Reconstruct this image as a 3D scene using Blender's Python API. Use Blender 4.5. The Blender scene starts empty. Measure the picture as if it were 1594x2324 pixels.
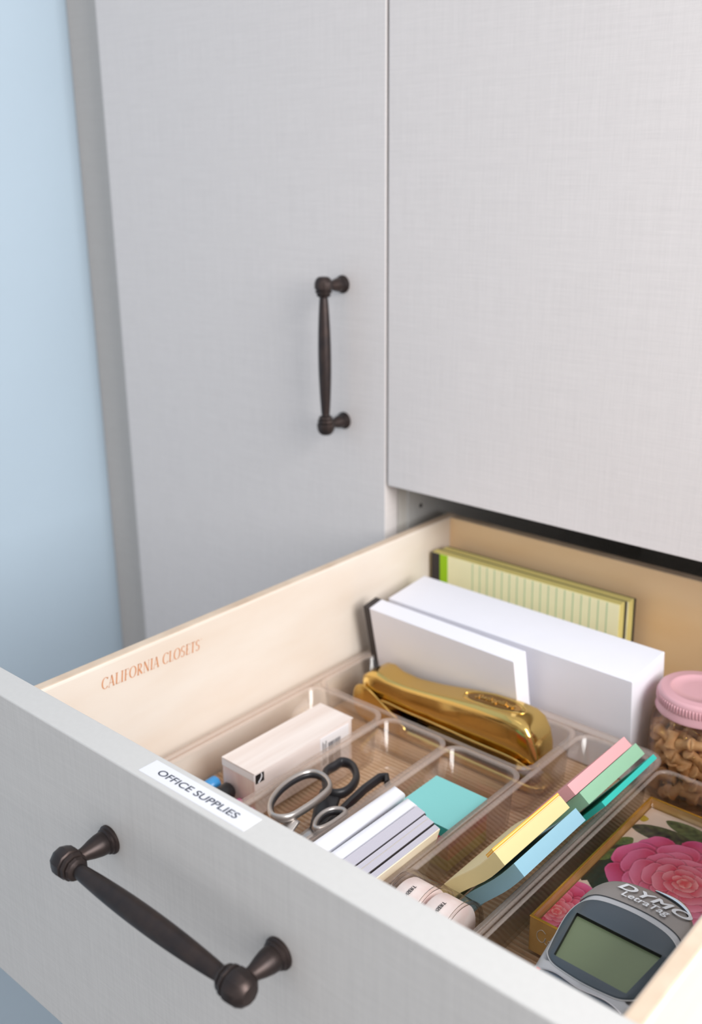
import bpy, bmesh, math, random
import numpy as np
from mathutils import Vector, Matrix

random.seed(7)
PI = math.pi
scene = bpy.context.scene
col = scene.collection

# ------------------------------------------------------------------ camera
cam_data = bpy.data.cameras.new('camera')
cam = bpy.data.objects.new('camera', cam_data)
col.objects.link(cam)
cam.location = (0.5850, -0.7135, 0.2860)
cam.rotation_euler = (1.2443, 0.0087, 0.7202)
cam_data.sensor_fit = 'VERTICAL'
cam_data.sensor_height = 36.0
cam_data.lens = 2322.4 / 2324.0 * 36.0
cam_data.clip_start = 0.01
cam_data.dof.use_dof = True
cam_data.dof.focus_distance = 0.60
cam_data.dof.aperture_fstop = 6.6
cam_data.dof.aperture_blades = 0
scene.camera = cam

# ------------------------------------------------------------------ light
scene.view_settings.view_transform = 'Standard'
scene.view_settings.look = 'None'
scene.view_settings.gamma = 1.0
scene.view_settings.use_curve_mapping = False
scene.view_settings.exposure = 0.0
scene.cycles.transparent_max_bounces = 40
scene.cycles.max_bounces = 14
scene.cycles.use_denoising = True

world = bpy.data.worlds.new('world')
scene.world = world
world.use_nodes = True
wn = world.node_tree.nodes
wn['Background'].inputs[0].default_value = (0.98, 0.975, 1.0, 1)
wn['Background'].inputs[1].default_value = 0.74


def area(name, loc, target, size, size_y, power, color):
    d = bpy.data.lights.new(name, 'AREA')
    d.shape = 'RECTANGLE'
    d.size = size
    d.size_y = size_y
    d.energy = power
    d.color = color
    o = bpy.data.objects.new(name, d)
    col.objects.link(o)
    o.location = loc
    v = Vector(target) - Vector(loc)
    o.rotation_euler = v.to_track_quat('-Z', 'Y').to_euler()
    return o


# the window of the room is on the right, a little ahead of the cabinets; a soft ceiling light above
area('window_light', (1.45, -0.47, 0.63), (0.1, -0.2, 0.0), 0.75, 0.9, 24.5, (1.0, 0.99, 0.98))
area('ceiling_light', (0.3, -0.35, 1.9), (0.25, -0.20, 0.0), 0.8, 0.5, 1.0, (1.0, 0.98, 0.95))


# ------------------------------------------------------------------ helpers
def lin(c):
    return tuple(((x / 255.0) / 12.92 if x / 255.0 <= 0.04045 else ((x / 255.0 + 0.055) / 1.055) ** 2.4) for x in c)


def mat(name, rgb, rough=0.6, metal=0.0, spec=0.5, noise=0.0, scale=200, stretch=(1, 1, 1), bump=0.0, coat=0.0, rgb2=None):
    m = bpy.data.materials.new(name)
    m.use_nodes = True
    nt = m.node_tree
    b = nt.nodes['Principled BSDF']
    c = lin(rgb)
    b.inputs['Base Color'].default_value = (*c, 1)
    b.inputs['Roughness'].default_value = rough
    b.inputs['Metallic'].default_value = metal
    b.inputs['Specular IOR Level'].default_value = spec
    b.inputs['Coat Weight'].default_value = coat
    if noise or bump:
        tc = nt.nodes.new('ShaderNodeTexCoord')
        mp = nt.nodes.new('ShaderNodeMapping')
        mp.inputs['Scale'].default_value = stretch
        nz = nt.nodes.new('ShaderNodeTexNoise')
        nz.inputs['Scale'].default_value = scale
        nz.inputs['Detail'].default_value = 4
        nt.links.new(tc.outputs['Object'], mp.inputs[0])
        nt.links.new(mp.outputs[0], nz.inputs['Vector'])
        if noise:
            r = nt.nodes.new('ShaderNodeMapRange')
            r.inputs[1].default_value = 0.3
            r.inputs[2].default_value = 0.7
            mx = nt.nodes.new('ShaderNodeMix')
            mx.data_type = 'RGBA'
            c2 = lin(rgb2) if rgb2 else tuple(x * (1 - noise) for x in c)
            mx.inputs['A'].default_value = (*c, 1)
            mx.inputs['B'].default_value = (*c2, 1)
            nt.links.new(nz.outputs['Fac'], r.inputs[0])
            nt.links.new(r.outputs[0], mx.inputs['Factor'])
            nt.links.new(mx.outputs['Result'], b.inputs['Base Color'])
        if bump:
            bp = nt.nodes.new('ShaderNodeBump')
            bp.inputs['Strength'].default_value = bump
            bp.inputs['Distance'].default_value = 0.0004
            nt.links.new(nz.outputs['Fac'], bp.inputs['Height'])
            nt.links.new(bp.outputs[0], b.inputs['Normal'])
    return m


def linen(name, rgb, amount=0.06):
    """laminate printed with a fine linen weave: threads across and threads down"""
    m = bpy.data.materials.new(name)
    m.use_nodes = True
    nt = m.node_tree
    b = nt.nodes['Principled BSDF']
    b.inputs['Roughness'].default_value = 0.55
    b.inputs['Specular IOR Level'].default_value = 0.35
    tc = nt.nodes.new('ShaderNodeTexCoord')
    outs = []
    for st in ((60, 60, 1400), (1400, 60, 60), (14, 14, 500), (500, 14, 14)):
        mp = nt.nodes.new('ShaderNodeMapping')
        mp.inputs['Scale'].default_value = st
        nz = nt.nodes.new('ShaderNodeTexNoise')
        nz.inputs['Scale'].default_value = 1.0
        nz.inputs['Detail'].default_value = 2
        nt.links.new(tc.outputs['Object'], mp.inputs[0])
        nt.links.new(mp.outputs[0], nz.inputs['Vector'])
        outs.append(nz.outputs['Fac'])
    acc = outs[0]
    for o in outs[1:]:
        a = nt.nodes.new('ShaderNodeMath')
        a.operation = 'ADD'
        nt.links.new(acc, a.inputs[0])
        nt.links.new(o, a.inputs[1])
        acc = a.outputs[0]
    r = nt.nodes.new('ShaderNodeMapRange')
    r.inputs[1].default_value = 1.5
    r.inputs[2].default_value = 2.5
    nt.links.new(acc, r.inputs[0])
    mx = nt.nodes.new('ShaderNodeMix')
    mx.data_type = 'RGBA'
    c = lin(rgb)
    mx.inputs['A'].default_value = (*[x * (1 - amount) for x in c], 1)
    mx.inputs['B'].default_value = (*[min(1, x * (1 + amount)) for x in c], 1)
    nt.links.new(r.outputs[0], mx.inputs['Factor'])
    nt.links.new(mx.outputs['Result'], b.inputs['Base Color'])
    bp = nt.nodes.new('ShaderNodeBump')
    bp.inputs['Strength'].default_value = 0.15
    bp.inputs['Distance'].default_value = 0.0002
    nt.links.new(acc, bp.inputs['Height'])
    nt.links.new(bp.outputs[0], b.inputs['Normal'])
    return m


def clear(name, tint=(0.994, 0.992, 0.990), edge=(0.97, 0.94, 0.92), gloss=0.09, ior=1.49, body=0.0):
    """clear plastic: light passes, the surface reflects, long paths at grazing angles are tinted"""
    m = bpy.data.materials.new(name)
    m.use_nodes = True
    nt = m.node_tree
    nt.nodes.remove(nt.nodes['Principled BSDF'])
    out = nt.nodes['Material Output']
    tr = nt.nodes.new('ShaderNodeBsdfTransparent')
    gl = nt.nodes.new('ShaderNodeBsdfGlossy')
    gl.inputs['Roughness'].default_value = gloss
    # reflectance of a plastic surface by Schlick's rule, the same seen from either side
    f0 = ((ior - 1) / (ior + 1)) ** 2
    fa = nt.nodes.new('ShaderNodeLayerWeight')
    fa.inputs['Blend'].default_value = 0.5
    pw = nt.nodes.new('ShaderNodeMath')
    pw.operation = 'POWER'
    pw.inputs[1].default_value = 5.0
    nt.links.new(fa.outputs['Facing'], pw.inputs[0])
    fr = nt.nodes.new('ShaderNodeMath')
    fr.operation = 'MULTIPLY_ADD'
    fr.inputs[1].default_value = 1 - f0
    fr.inputs[2].default_value = f0
    nt.links.new(pw.outputs[0], fr.inputs[0])
    lw = nt.nodes.new('ShaderNodeLayerWeight')
    lw.inputs['Blend'].default_value = 0.35
    mx = nt.nodes.new('ShaderNodeMix')
    mx.data_type = 'RGBA'
    mx.inputs['A'].default_value = (*tint, 1)
    mx.inputs['B'].default_value = (*edge, 1)
    nt.links.new(lw.outputs['Facing'], mx.inputs['Factor'])
    nt.links.new(mx.outputs['Result'], tr.inputs[0])
    ms = nt.nodes.new('ShaderNodeMixShader')
    nt.links.new(fr.outputs[0], ms.inputs[0])
    nt.links.new(tr.outputs[0], ms.inputs[1])
    nt.links.new(gl.outputs[0], ms.inputs[2])
    last = ms
    if body:
        df = nt.nodes.new('ShaderNodeBsdfDiffuse')
        df.inputs[0].default_value = (*edge, 1)
        m2 = nt.nodes.new('ShaderNodeMixShader')
        m2.inputs[0].default_value = body
        nt.links.new(ms.outputs[0], m2.inputs[1])
        nt.links.new(df.outputs[0], m2.inputs[2])
        last = m2
    nt.links.new(last.outputs[0], out.inputs[0])
    return m


def vcol_mat(name, rough=0.5):
    m = bpy.data.materials.new(name)
    m.use_nodes = True
    nt = m.node_tree
    b = nt.nodes['Principled BSDF']
    b.inputs['Roughness'].default_value = rough
    a = nt.nodes.new('ShaderNodeVertexColor')
    a.layer_name = 'print'
    nt.links.new(a.outputs[0], b.inputs['Base Color'])
    return m


def striped(name, c1, c2, axis, period, duty=0.5, rough=0.7):
    """fine page-edge lines along one axis"""
    m = bpy.data.materials.new(name)
    m.use_nodes = True
    nt = m.node_tree
    b = nt.nodes['Principled BSDF']
    b.inputs['Roughness'].default_value = rough
    tc = nt.nodes.new('ShaderNodeTexCoord')
    sp = nt.nodes.new('ShaderNodeSeparateXYZ')
    nt.links.new(tc.outputs['Object'], sp.inputs[0])
    a = nt.nodes.new('ShaderNodeMath')
    a.operation = 'MODULO'
    a.inputs[1].default_value = period
    off = nt.nodes.new('ShaderNodeMath')
    off.operation = 'ADD'
    off.inputs[1].default_value = period * 1000
    nt.links.new(sp.outputs['XYZ'.index(axis)], off.inputs[0])
    nt.links.new(off.outputs[0], a.inputs[0])
    g = nt.nodes.new('ShaderNodeMath')
    g.operation = 'LESS_THAN'
    g.inputs[1].default_value = period * duty
    nt.links.new(a.outputs[0], g.inputs[0])
    mx = nt.nodes.new('ShaderNodeMix')
    mx.data_type = 'RGBA'
    mx.inputs['A'].default_value = (*lin(c1), 1)
    mx.inputs['B'].default_value = (*lin(c2), 1)
    nt.links.new(g.outputs[0], mx.inputs['Factor'])
    nt.links.new(mx.outputs['Result'], b.inputs['Base Color'])
    return m


def link(name, me, m, parent=None, smooth=False, mw=None):
    if not me.materials:
        for x in (m if isinstance(m, (list, tuple)) else [m]):
            me.materials.append(x)
    o = bpy.data.objects.new(name, me)
    col.objects.link(o)
    if parent is not None:
        o.parent = parent
        o.matrix_parent_inverse = parent_world(parent).inverted()
    if mw is not None:
        o.matrix_basis = mw
    if smooth:
        for p in me.polygons:
            p.use_smooth = True
    return o


def parent_world(p):
    w = p.matrix_basis.copy()
    q = p
    while q.parent is not None:
        w = q.parent.matrix_basis_world if False else (q.parent.matrix_basis @ q.matrix_parent_inverse @ w)
        q = q.parent
    return w


def obj(name, verts, faces, m, parent=None, smooth=False, mi=None, fix=True):
    """one mesh object from raw geometry in world coordinates"""
    me = bpy.data.meshes.new(name)
    me.from_pydata([tuple(v) for v in verts], [], faces)
    if mi:
        for p, k in zip(me.polygons, mi):
            p.material_index = k
    if fix:
        bm = bmesh.new()
        bm.from_mesh(me)
        bmesh.ops.recalc_face_normals(bm, faces=bm.faces)
        bm.to_mesh(me)
        bm.free()
    me.update()
    return link(name, me, m, parent, smooth)


def empty(name, loc, rot=(0, 0, 0)):
    o = bpy.data.objects.new(name, None)
    col.objects.link(o)
    o.empty_display_size = 0.02
    o.matrix_basis = Matrix.LocRotScale(Vector(loc), Matrix.Rotation(0, 3, 'X').to_quaternion() if rot == (0, 0, 0) else __import__('mathutils').Euler(rot).to_quaternion(), None)
    return o


def tag(o, label=None, cat=None, group=None, kind=None):
    if label:
        o['label'] = label
    if cat:
        o['category'] = cat
    if group:
        o['group'] = group
    if kind:
        o['kind'] = kind
    return o


def box_bm(x0, x1, y0, y1, z0, z1, bev=0.0, seg=2, M=None):
    bm = bmesh.new()
    bmesh.ops.create_cube(bm, size=1.0)
    for v in bm.verts:
        v.co = Vector(((x0 + x1) / 2 + v.co.x * (x1 - x0), (y0 + y1) / 2 + v.co.y * (y1 - y0), (z0 + z1) / 2 + v.co.z * (z1 - z0)))
    if bev:
        bmesh.ops.bevel(bm, geom=list(bm.edges), offset=bev, segments=seg, affect='EDGES', profile=0.5)
    if M is not None:
        bm.transform(M)
    return bm


def obox(name, b, m, parent=None, bev=0.0, seg=2, M=None, smooth=False):
    bm = box_bm(*b, bev=bev, seg=seg, M=M)
    me = bpy.data.meshes.new(name)
    bm.to_mesh(me)
    bm.free()
    return link(name, me, m, parent, smooth)


def merge(name, bms, m, parent=None, smooth=False):
    out = bmesh.new()
    for b in bms:
        t = bpy.data.meshes.new('t')
        b.to_mesh(t)
        b.free()
        out.from_mesh(t)
        bpy.data.meshes.remove(t)
    me = bpy.data.meshes.new(name)
    out.to_mesh(me)
    out.free()
    return link(name, me, m, parent, smooth)


def lathe_data(profile, n=32, M=None):
    """profile of (r, h) about local Z"""
    vs, fs = [], []
    for r, h in profile:
        for k in range(n):
            a = 2 * PI * k / n
            vs.append(Vector((r * math.cos(a), r * math.sin(a), h)))
    for i in range(len(profile) - 1):
        for k in range(n):
            k2 = (k + 1) % n
            fs.append((i * n + k, i * n + k2, (i + 1) * n + k2, (i + 1) * n + k))
    fs.append(tuple(range(n))[::-1])
    b = (len(profile) - 1) * n
    fs.append(tuple(b + k for k in range(n)))
    if M is not None:
        vs = [M @ v for v in vs]
    return vs, fs


def lathe(name, profile, m, parent=None, n=32, M=None, smooth=True):
    vs, fs = lathe_data(profile, n, M)
    return obj(name, vs, fs, m, parent, smooth)


def catmull(pts, closed=False, sub=6):
    P = [Vector(p) for p in pts]
    n = len(P)
    out = []
    rng = range(n) if closed else range(n - 1)
    for i in rng:
        if closed:
            a, b, c, d = P[(i - 1) % n], P[i], P[(i + 1) % n], P[(i + 2) % n]
        else:
            a, b, c, d = P[max(i - 1, 0)], P[i], P[i + 1], P[min(i + 2, n - 1)]
        for k in range(sub):
            t = k / sub
            out.append(0.5 * ((2 * b) + (c - a) * t + (2 * a - 5 * b + 4 * c - d) * t * t + (3 * b - a - 3 * c + d) * t ** 3))
    if not closed:
        out.append(P[-1])
    return out


def tube_data(pts, rw, rh=None, closed=False, n=10, up=(0, 0, 1), radii=None):
    """tube with an elliptic section: rw across, rh along up"""
    rh = rh or rw
    up = Vector(up)
    vs, fs = [], []
    N = len(pts)
    for i, p in enumerate(pts):
        a = pts[(i - 1) % N] if (closed or i > 0) else pts[0]
        b = pts[(i + 1) % N] if (closed or i < N - 1) else pts[-1]
        t = (b - a).normalized()
        s = t.cross(up)
        if s.length < 1e-6:
            s = t.cross(Vector((1, 0, 0)))
        s.normalize()
        u = s.cross(t).normalized()
        f = radii[i] if radii else 1.0
        for k in range(n):
            q = 2 * PI * k / n
            vs.append(p + s * (rw * f * math.cos(q)) + u * (rh * f * math.sin(q)))
    for i in range(N if closed else N - 1):
        j = (i + 1) % N
        for k in range(n):
            k2 = (k + 1) % n
            fs.append((i * n + k, i * n + k2, j * n + k2, j * n + k))
    if not closed:
        fs.append(tuple(range(n))[::-1])
        fs.append(tuple((N - 1) * n + k for k in range(n)))
    return vs, fs


def join_data(parts):
    vs, fs = [], []
    for v, f in parts:
        o = len(vs)
        vs += list(v)
        fs += [tuple(i + o for i in q) for q in f]
    return vs, fs


def text_mesh(name, body, size, m, parent=None, M=None, extrude=0.00005, shear=0.0, sx=1.0, offset=0.0, warp=None, align='LEFT', space=1.0, bold=()):
    c = bpy.data.curves.new(name, 'FONT')
    c.body = body
    c.size = size
    c.extrude = extrude
    c.shear = shear
    c.offset = offset
    c.align_x = align
    c.space_character = space
    t = bpy.data.objects.new(name, c)
    col.objects.link(t)
    bpy.context.view_layer.update()
    me = bpy.data.meshes.new_from_object(t.evaluated_get(bpy.context.evaluated_depsgraph_get()))
    bpy.data.objects.remove(t)
    bpy.data.curves.remove(c)
    if bold:       # the same letters laid down again a hair's breadth away, to thicken the strokes
        bm = bmesh.new()
        for dx, dy in ((0, 0),) + tuple(bold):
            n0 = len(bm.verts)
            bm.from_mesh(me)
            bm.verts.ensure_lookup_table()
            for v in bm.verts[n0:]:
                v.co.x += dx
                v.co.y += dy
                v.co.z += 0.00001 * (dx != 0 or dy != 0)
        bm.to_mesh(me)
        bm.free()
    for v in me.vertices:
        co = v.co.copy()
        co.x *= sx
        if warp:
            co = warp(co)
        v.co = (M @ co) if M is not None else co
    me.materials.clear()
    me.name = name
    return link(name, me, m, parent)


def rrect(x0, x1, y0, y1, r, n=6):
    r = max(min(r, (x1 - x0) / 2 - 1e-5, (y1 - y0) / 2 - 1e-5), 1e-5)
    pts = []
    for cx, cy, a0 in ((x1 - r, y1 - r, 0), (x0 + r, y1 - r, PI / 2), (x0 + r, y0 + r, PI), (x1 - r, y0 + r, 1.5 * PI)):
        for k in range(n + 1):
            a = a0 + PI / 2 * k / n
            pts.append((cx + r * math.cos(a), cy + r * math.sin(a)))
    return pts


def bucket_data(x0, x1, y0, y1, zt, zb, r=0.012, draft=0.005, th=0.0016, lip=0.0022):
    """open moulded tub with a rolled lip, a draft to its walls and a rounded foot"""
    prof = [  # inset, z, radius change
        (draft + 0.006, zb), (draft + 0.0018, zb + 0.0006), (draft + 0.0004, zb + 0.0025), (draft * 0.15 + lip, zt - 0.0028), (lip * 0.9, zt - 0.0022), (0.0, zt - 0.0020),
        (0.0, zt - 0.0004), (0.0005, zt), (lip + th - 0.0008, zt), (lip + th, zt - 0.0006), (draft + lip * 0.3 + th, zb + 0.0040), (draft + th + 0.002, zb + 0.0016), (draft + th + 0.007, zb + 0.0013)]
    vs, fs = [], []
    n = None
    for ins, z in prof:
        L = rrect(x0 + ins, x1 - ins, y0 + ins, y1 - ins, max(r - ins * 0.5, 0.002))
        n = len(L)
        vs += [(a, b, z) for a, b in L]
    for i in range(len(prof) - 1):
        for k in range(n):
            k2 = (k + 1) % n
            fs.append((i * n + k, i * n + k2, (i + 1) * n + k2, (i + 1) * n + k))
    fs.append(tuple(range(n))[::-1])
    b = (len(prof) - 1) * n
    fs.append(tuple(b + k for k in range(n)))
    return vs, fs


def bucket_slots(fs):
    n = (len(fs) - 2) // 12
    return [1 if 3 <= i // n <= 8 else 0 for i in range(12 * n)] + [0, 0]


# ------------------------------------------------------------------ materials
M_door = linen("linen_laminate", (222, 216, 214), 0.05)
M_front = linen("linen_laminate_front", (214, 210, 206), 0.05)  # the door laminate again, darker: shade on the drawer front put into its colour
M_edge = mat("laminate_edge", (206, 205, 203), 0.5, noise=0.03, scale=300)
M_carcass = mat('melamine', (206, 202, 196), 0.5, noise=0.03, scale=120)
M_wall = mat("blue_wall_paint", (188, 206, 220), 0.85, noise=0.03, scale=6, bump=0.05)
M_wall2 = mat('white_wall_paint', (225, 226, 226), 0.9, noise=0.03, scale=6)
M_floor = mat('floor_oak', (150, 150, 152), 0.6, noise=0.25, scale=8, stretch=(1, 8, 1))
M_birch = mat('birch_side', (228, 218, 207), 0.42, noise=1, rgb2=(222, 207, 192), scale=9, stretch=(1, 0.9, 3.2), bump=0.02)
M_birch_back = mat('birch_back', (250, 216, 172), 0.45, noise=1, rgb2=(244, 204, 154), scale=8, stretch=(1, 3, 3), bump=0.02)
M_birch_top = mat('birch_ply_edge', (226, 206, 184), 0.5, noise=1, rgb2=(205, 180, 156), scale=30, stretch=(1, 1, 1))
M_bronze = mat('dark_bronze', (60, 54, 54), 0.40, metal=0.8, noise=1, rgb2=(76, 64, 60), scale=90, bump=0.10)
M_black = mat('black', (22, 20, 22), 0.45)
M_dark = mat('dark_hole', (40, 32, 26), 0.9)
M_white = mat('white_paper', (240, 240, 244), 0.75)
M_whitegl = mat('white_gloss', (232, 233, 240), 0.3)
M_clear = clear('clear_acrylic')
M_clear2 = clear('clear_acrylic_bin', tint=(0.99, 0.985, 0.98), edge=(0.95, 0.90, 0.87))
M_rimc = clear('acrylic_rim', tint=(0.97, 0.95, 0.93), edge=(0.90, 0.80, 0.74), body=0.16, gloss=0.08)  # pale pinkish diffuse share paints in the highlights along the rims
M_jar = clear('clear_jar', tint=(0.99, 0.985, 0.98), edge=(0.80, 0.70, 0.67))
M_gold = mat('polished_gold', (222, 188, 112), 0.13, metal=1.0)
M_gold_dark = mat('aged_gold', (150, 112, 52), 0.18, metal=1.0)
M_steel = mat('steel', (200, 200, 205), 0.22, metal=1.0)

# ------------------------------------------------------------------ the setting
WX = -0.476
tag(obox('wall_left', (WX - 0.1, WX, -2.2, 0.62, -0.95, 1.6), M_wall), kind='structure')
tag(obox('wall_back', (WX, 2.0, 0.60, 0.70, -0.95, 1.6), M_wall2), kind='structure')
tag(obox('floor', (WX, 2.0, -2.2, 0.60, -1.0, -0.95), M_floor), kind='structure')

# ------------------------------------------------------------------ handles
def handle_data():
    """bar along +X from (0,0) to (L,0), standing off the face by S towards -Y"""
    L, S = 0.128, 0.0265
    RX = Matrix.Rotation(PI / 2, 4, 'Y')
    RY = Matrix.Rotation(PI / 2, 4, 'X')
    bar = []
    for i in range(0, 29):
        t = i / 28
        x = 0.009 + (L - 0.018) * t
        bar.append((0.0037 + 0.0023 * math.sin(PI * t) ** 0.8, x))
    parts = []
    parts.append(lathe_data([(0.0042, 0.0075), (0.0037, 0.0085)] + bar + [(0.0042, L - 0.0075)], 16, Matrix.Translation((0, -S, 0)) @ RX))
    knob = [(0.0012, -0.0090), (0.0046, -0.0086), (0.0068, -0.0068), (0.0082, -0.0034), (0.0084, 0.0000), (0.0082, 0.0020), (0.0070, 0.0027),
            (0.0070, 0.0033), (0.0078, 0.0038), (0.0074, 0.0056), (0.0060, 0.0060), (0.0060, 0.0066), (0.0067, 0.0070), (0.0060, 0.0086), (0.0040, 0.0096)]
    parts.append(lathe_data(knob, 10, Matrix.Translation((0, -S, 0)) @ RX))
    parts.append(lathe_data([(r, -h) for r, h in knob], 10, Matrix.Translation((L, -S, 0)) @ RX))
    post = [(0.0078, 0.0), (0.0082, 0.0004), (0.0082, 0.0014), (0.0076, 0.0020), (0.0072, 0.0022), (0.0072, 0.0034), (0.0062, 0.0042), (0.0064, 0.0048),
            (0.0061, 0.0080), (0.0052, 0.0120), (0.0040, 0.0160), (0.0034, 0.0200), (0.0036, 0.0230)]
    for x in (0, L):
        parts.append(lathe_data(post, 24, Matrix.Translation((x, 0, 0)) @ RY))
    return join_data(parts)


HV, HF = handle_data()


def handle(x, y, z, vertical, parent):
    M = Matrix.Translation((x, y, z))
    if vertical:
        M = M @ Matrix.Rotation(PI / 2, 4, 'Y')
    o = obj('handle', [M @ v for v in HV], HF, M_bronze, parent, smooth=True)
    md = o.modifiers.new('edge', 'EDGE_SPLIT')
    md.split_angle = math.radians(31)
    o['label'] = 'dark bronze bar pull with turned ends and round backplates'
    return o


# ------------------------------------------------------------------ left tall cabinet
ZB, ZT = -0.93, 1.25
tall = tag(empty('tall_cabinet', (-0.24, 0.3, ZB)), 'tall grey linen-look cabinet with a full-height door beside the pale blue wall', 'cabinet')
obox('side_panel', (-0.470, -0.451, 0.021, 0.58, ZB, ZT), M_carcass, tall)
obox('filler_strip', (WX + 0.0005, -0.3985, 0.0195, 0.0385, ZB, ZT), linen('linen_filler', (196, 190, 185), 0.04), tall, bev=0.001)
obox('back_panel', (-0.451, -0.022, 0.57, 0.58, ZB, ZT), M_carcass, tall)
d = obox('door', (-0.3952, -0.0014, 0.0, 0.019, ZB + 0.08, ZT), M_door, tall, bev=0.0009)
handle(-0.0519, 0.0, 0.183, True, d)

# ------------------------------------------------------------------ right cabinet: carcass, upper door, open drawer, closed drawer
cab = tag(empty('drawer_cabinet', (0.24, 0.3, ZB)), 'grey linen-look cabinet with a plain upper door over a pulled-out drawer', 'cabinet')
obox('partition', (-0.021, -0.002, 0.021, 0.58, ZB, ZT), M_carcass, cab, bev=0.0006)
sp = obox('spacer_strip', (-0.002, 0.0003, 0.034, 0.56, -0.215, -0.004), M_edge, cab)
sc = lathe('screw_hole', [(0.0022, 0), (0.0022, 0.0012)], M_dark, sp, n=16, M=Matrix.Translation((-0.0006, 0.0535, -0.0335)) @ Matrix.Rotation(PI / 2, 4, 'Y'))
obox('side_panel', (0.484, 0.503, 0.021, 0.58, ZB, ZT), M_carcass, cab)
obox('shelf', (-0.002, 0.484, 0.022, 0.57, 0.004, 0.023), M_carcass, cab)
obox('back_panel', (-0.002, 0.484, 0.57, 0.58, ZB, ZT), M_carcass, cab)
obox('rail', (-0.002, 0.484, 0.022, 0.10, -0.245, -0.232), M_carcass, cab)
obox('door', (0.0014, 0.4865, 0.0, 0.019, 0.0, ZT), M_door, cab, bev=0.0009)

YF, YI = -0.4524, -0.4330          # outer and inner face of the pulled-out drawer front
XL, XR = 0.0322, 0.4494            # inner faces of the drawer box
YB = 0.0595
ZS = -0.0401                       # top of the drawer box
ZFL = -0.1765                      # drawer bottom
drawer = obox('drawer', (XL - 0.008, XR + 0.008, YI, YB + 0.006, ZFL - 0.006, ZFL), M_birch, cab)
drawer['label'] = 'pale wooden drawer pulled out, full of office supplies'
obox('side_board', (XL - 0.0105, XL, YI, YB + 0.012, -0.2, ZS), [M_birch], drawer, bev=0.0022, seg=3)
obox('side_board', (XR, XR + 0.0105, YI, YB + 0.012, -0.2, ZS), [M_birch], drawer, bev=0.0022, seg=3)
obox('back_board', (XL - 0.001, XR + 0.001, YB, YB + 0.0115, -0.2, ZS - 0.0006), [M_birch_back], drawer, bev=0.0018, seg=3)
for o in list(drawer.children):
    if o.name.split('.')[0] in ('side_board', 'back_board'):
        o.data.materials.append(M_birch_top)
        for p in o.data.polygons:
            if p.normal.z > 0.8:
                p.material_index = 1
# front panel: linen face, pale edge banding on top
fb = box_bm(0.0014, 0.4865, YF, YI, -0.2305, -0.0031, bev=0.0010, seg=3)
me = bpy.data.meshes.new('front_panel')
fb.to_mesh(me)
fb.free()
me.materials.append(M_front)
me.materials.append(M_edge)
for p in me.polygons:
    if p.normal.z > 0.3 or p.normal.y > 0.5:
        p.material_index = 1
link('front_panel', me, [], drawer)
handle(0.1806, YF, -0.0545, False, drawer)

# label strip on the top edge of the drawer front
st = obox('label_sticker', (0.2060, 0.2835, -0.4487, -0.4368, -0.0031, -0.00295), M_whitegl, drawer)
st['label'] = 'white label strip stuck on the drawer edge'
tm = text_mesh('lettering', 'OFFICE SUPPLIES', 0.0062, mat('label_ink', (34, 42, 60), 0.6), drawer,
               Matrix.Translation((0.2152, -0.4449, -0.00290)), extrude=0.00003, sx=1.0, offset=0.00006)
tm['label'] = 'black capitals OFFICE SUPPLIES'
XT = max(v.co.x for v in tm.data.vertices)
for v in tm.data.vertices:
    v.co.x = 0.2152 + (v.co.x - 0.2152) * (0.2735 - 0.2152) / (XT - 0.2152)

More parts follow.
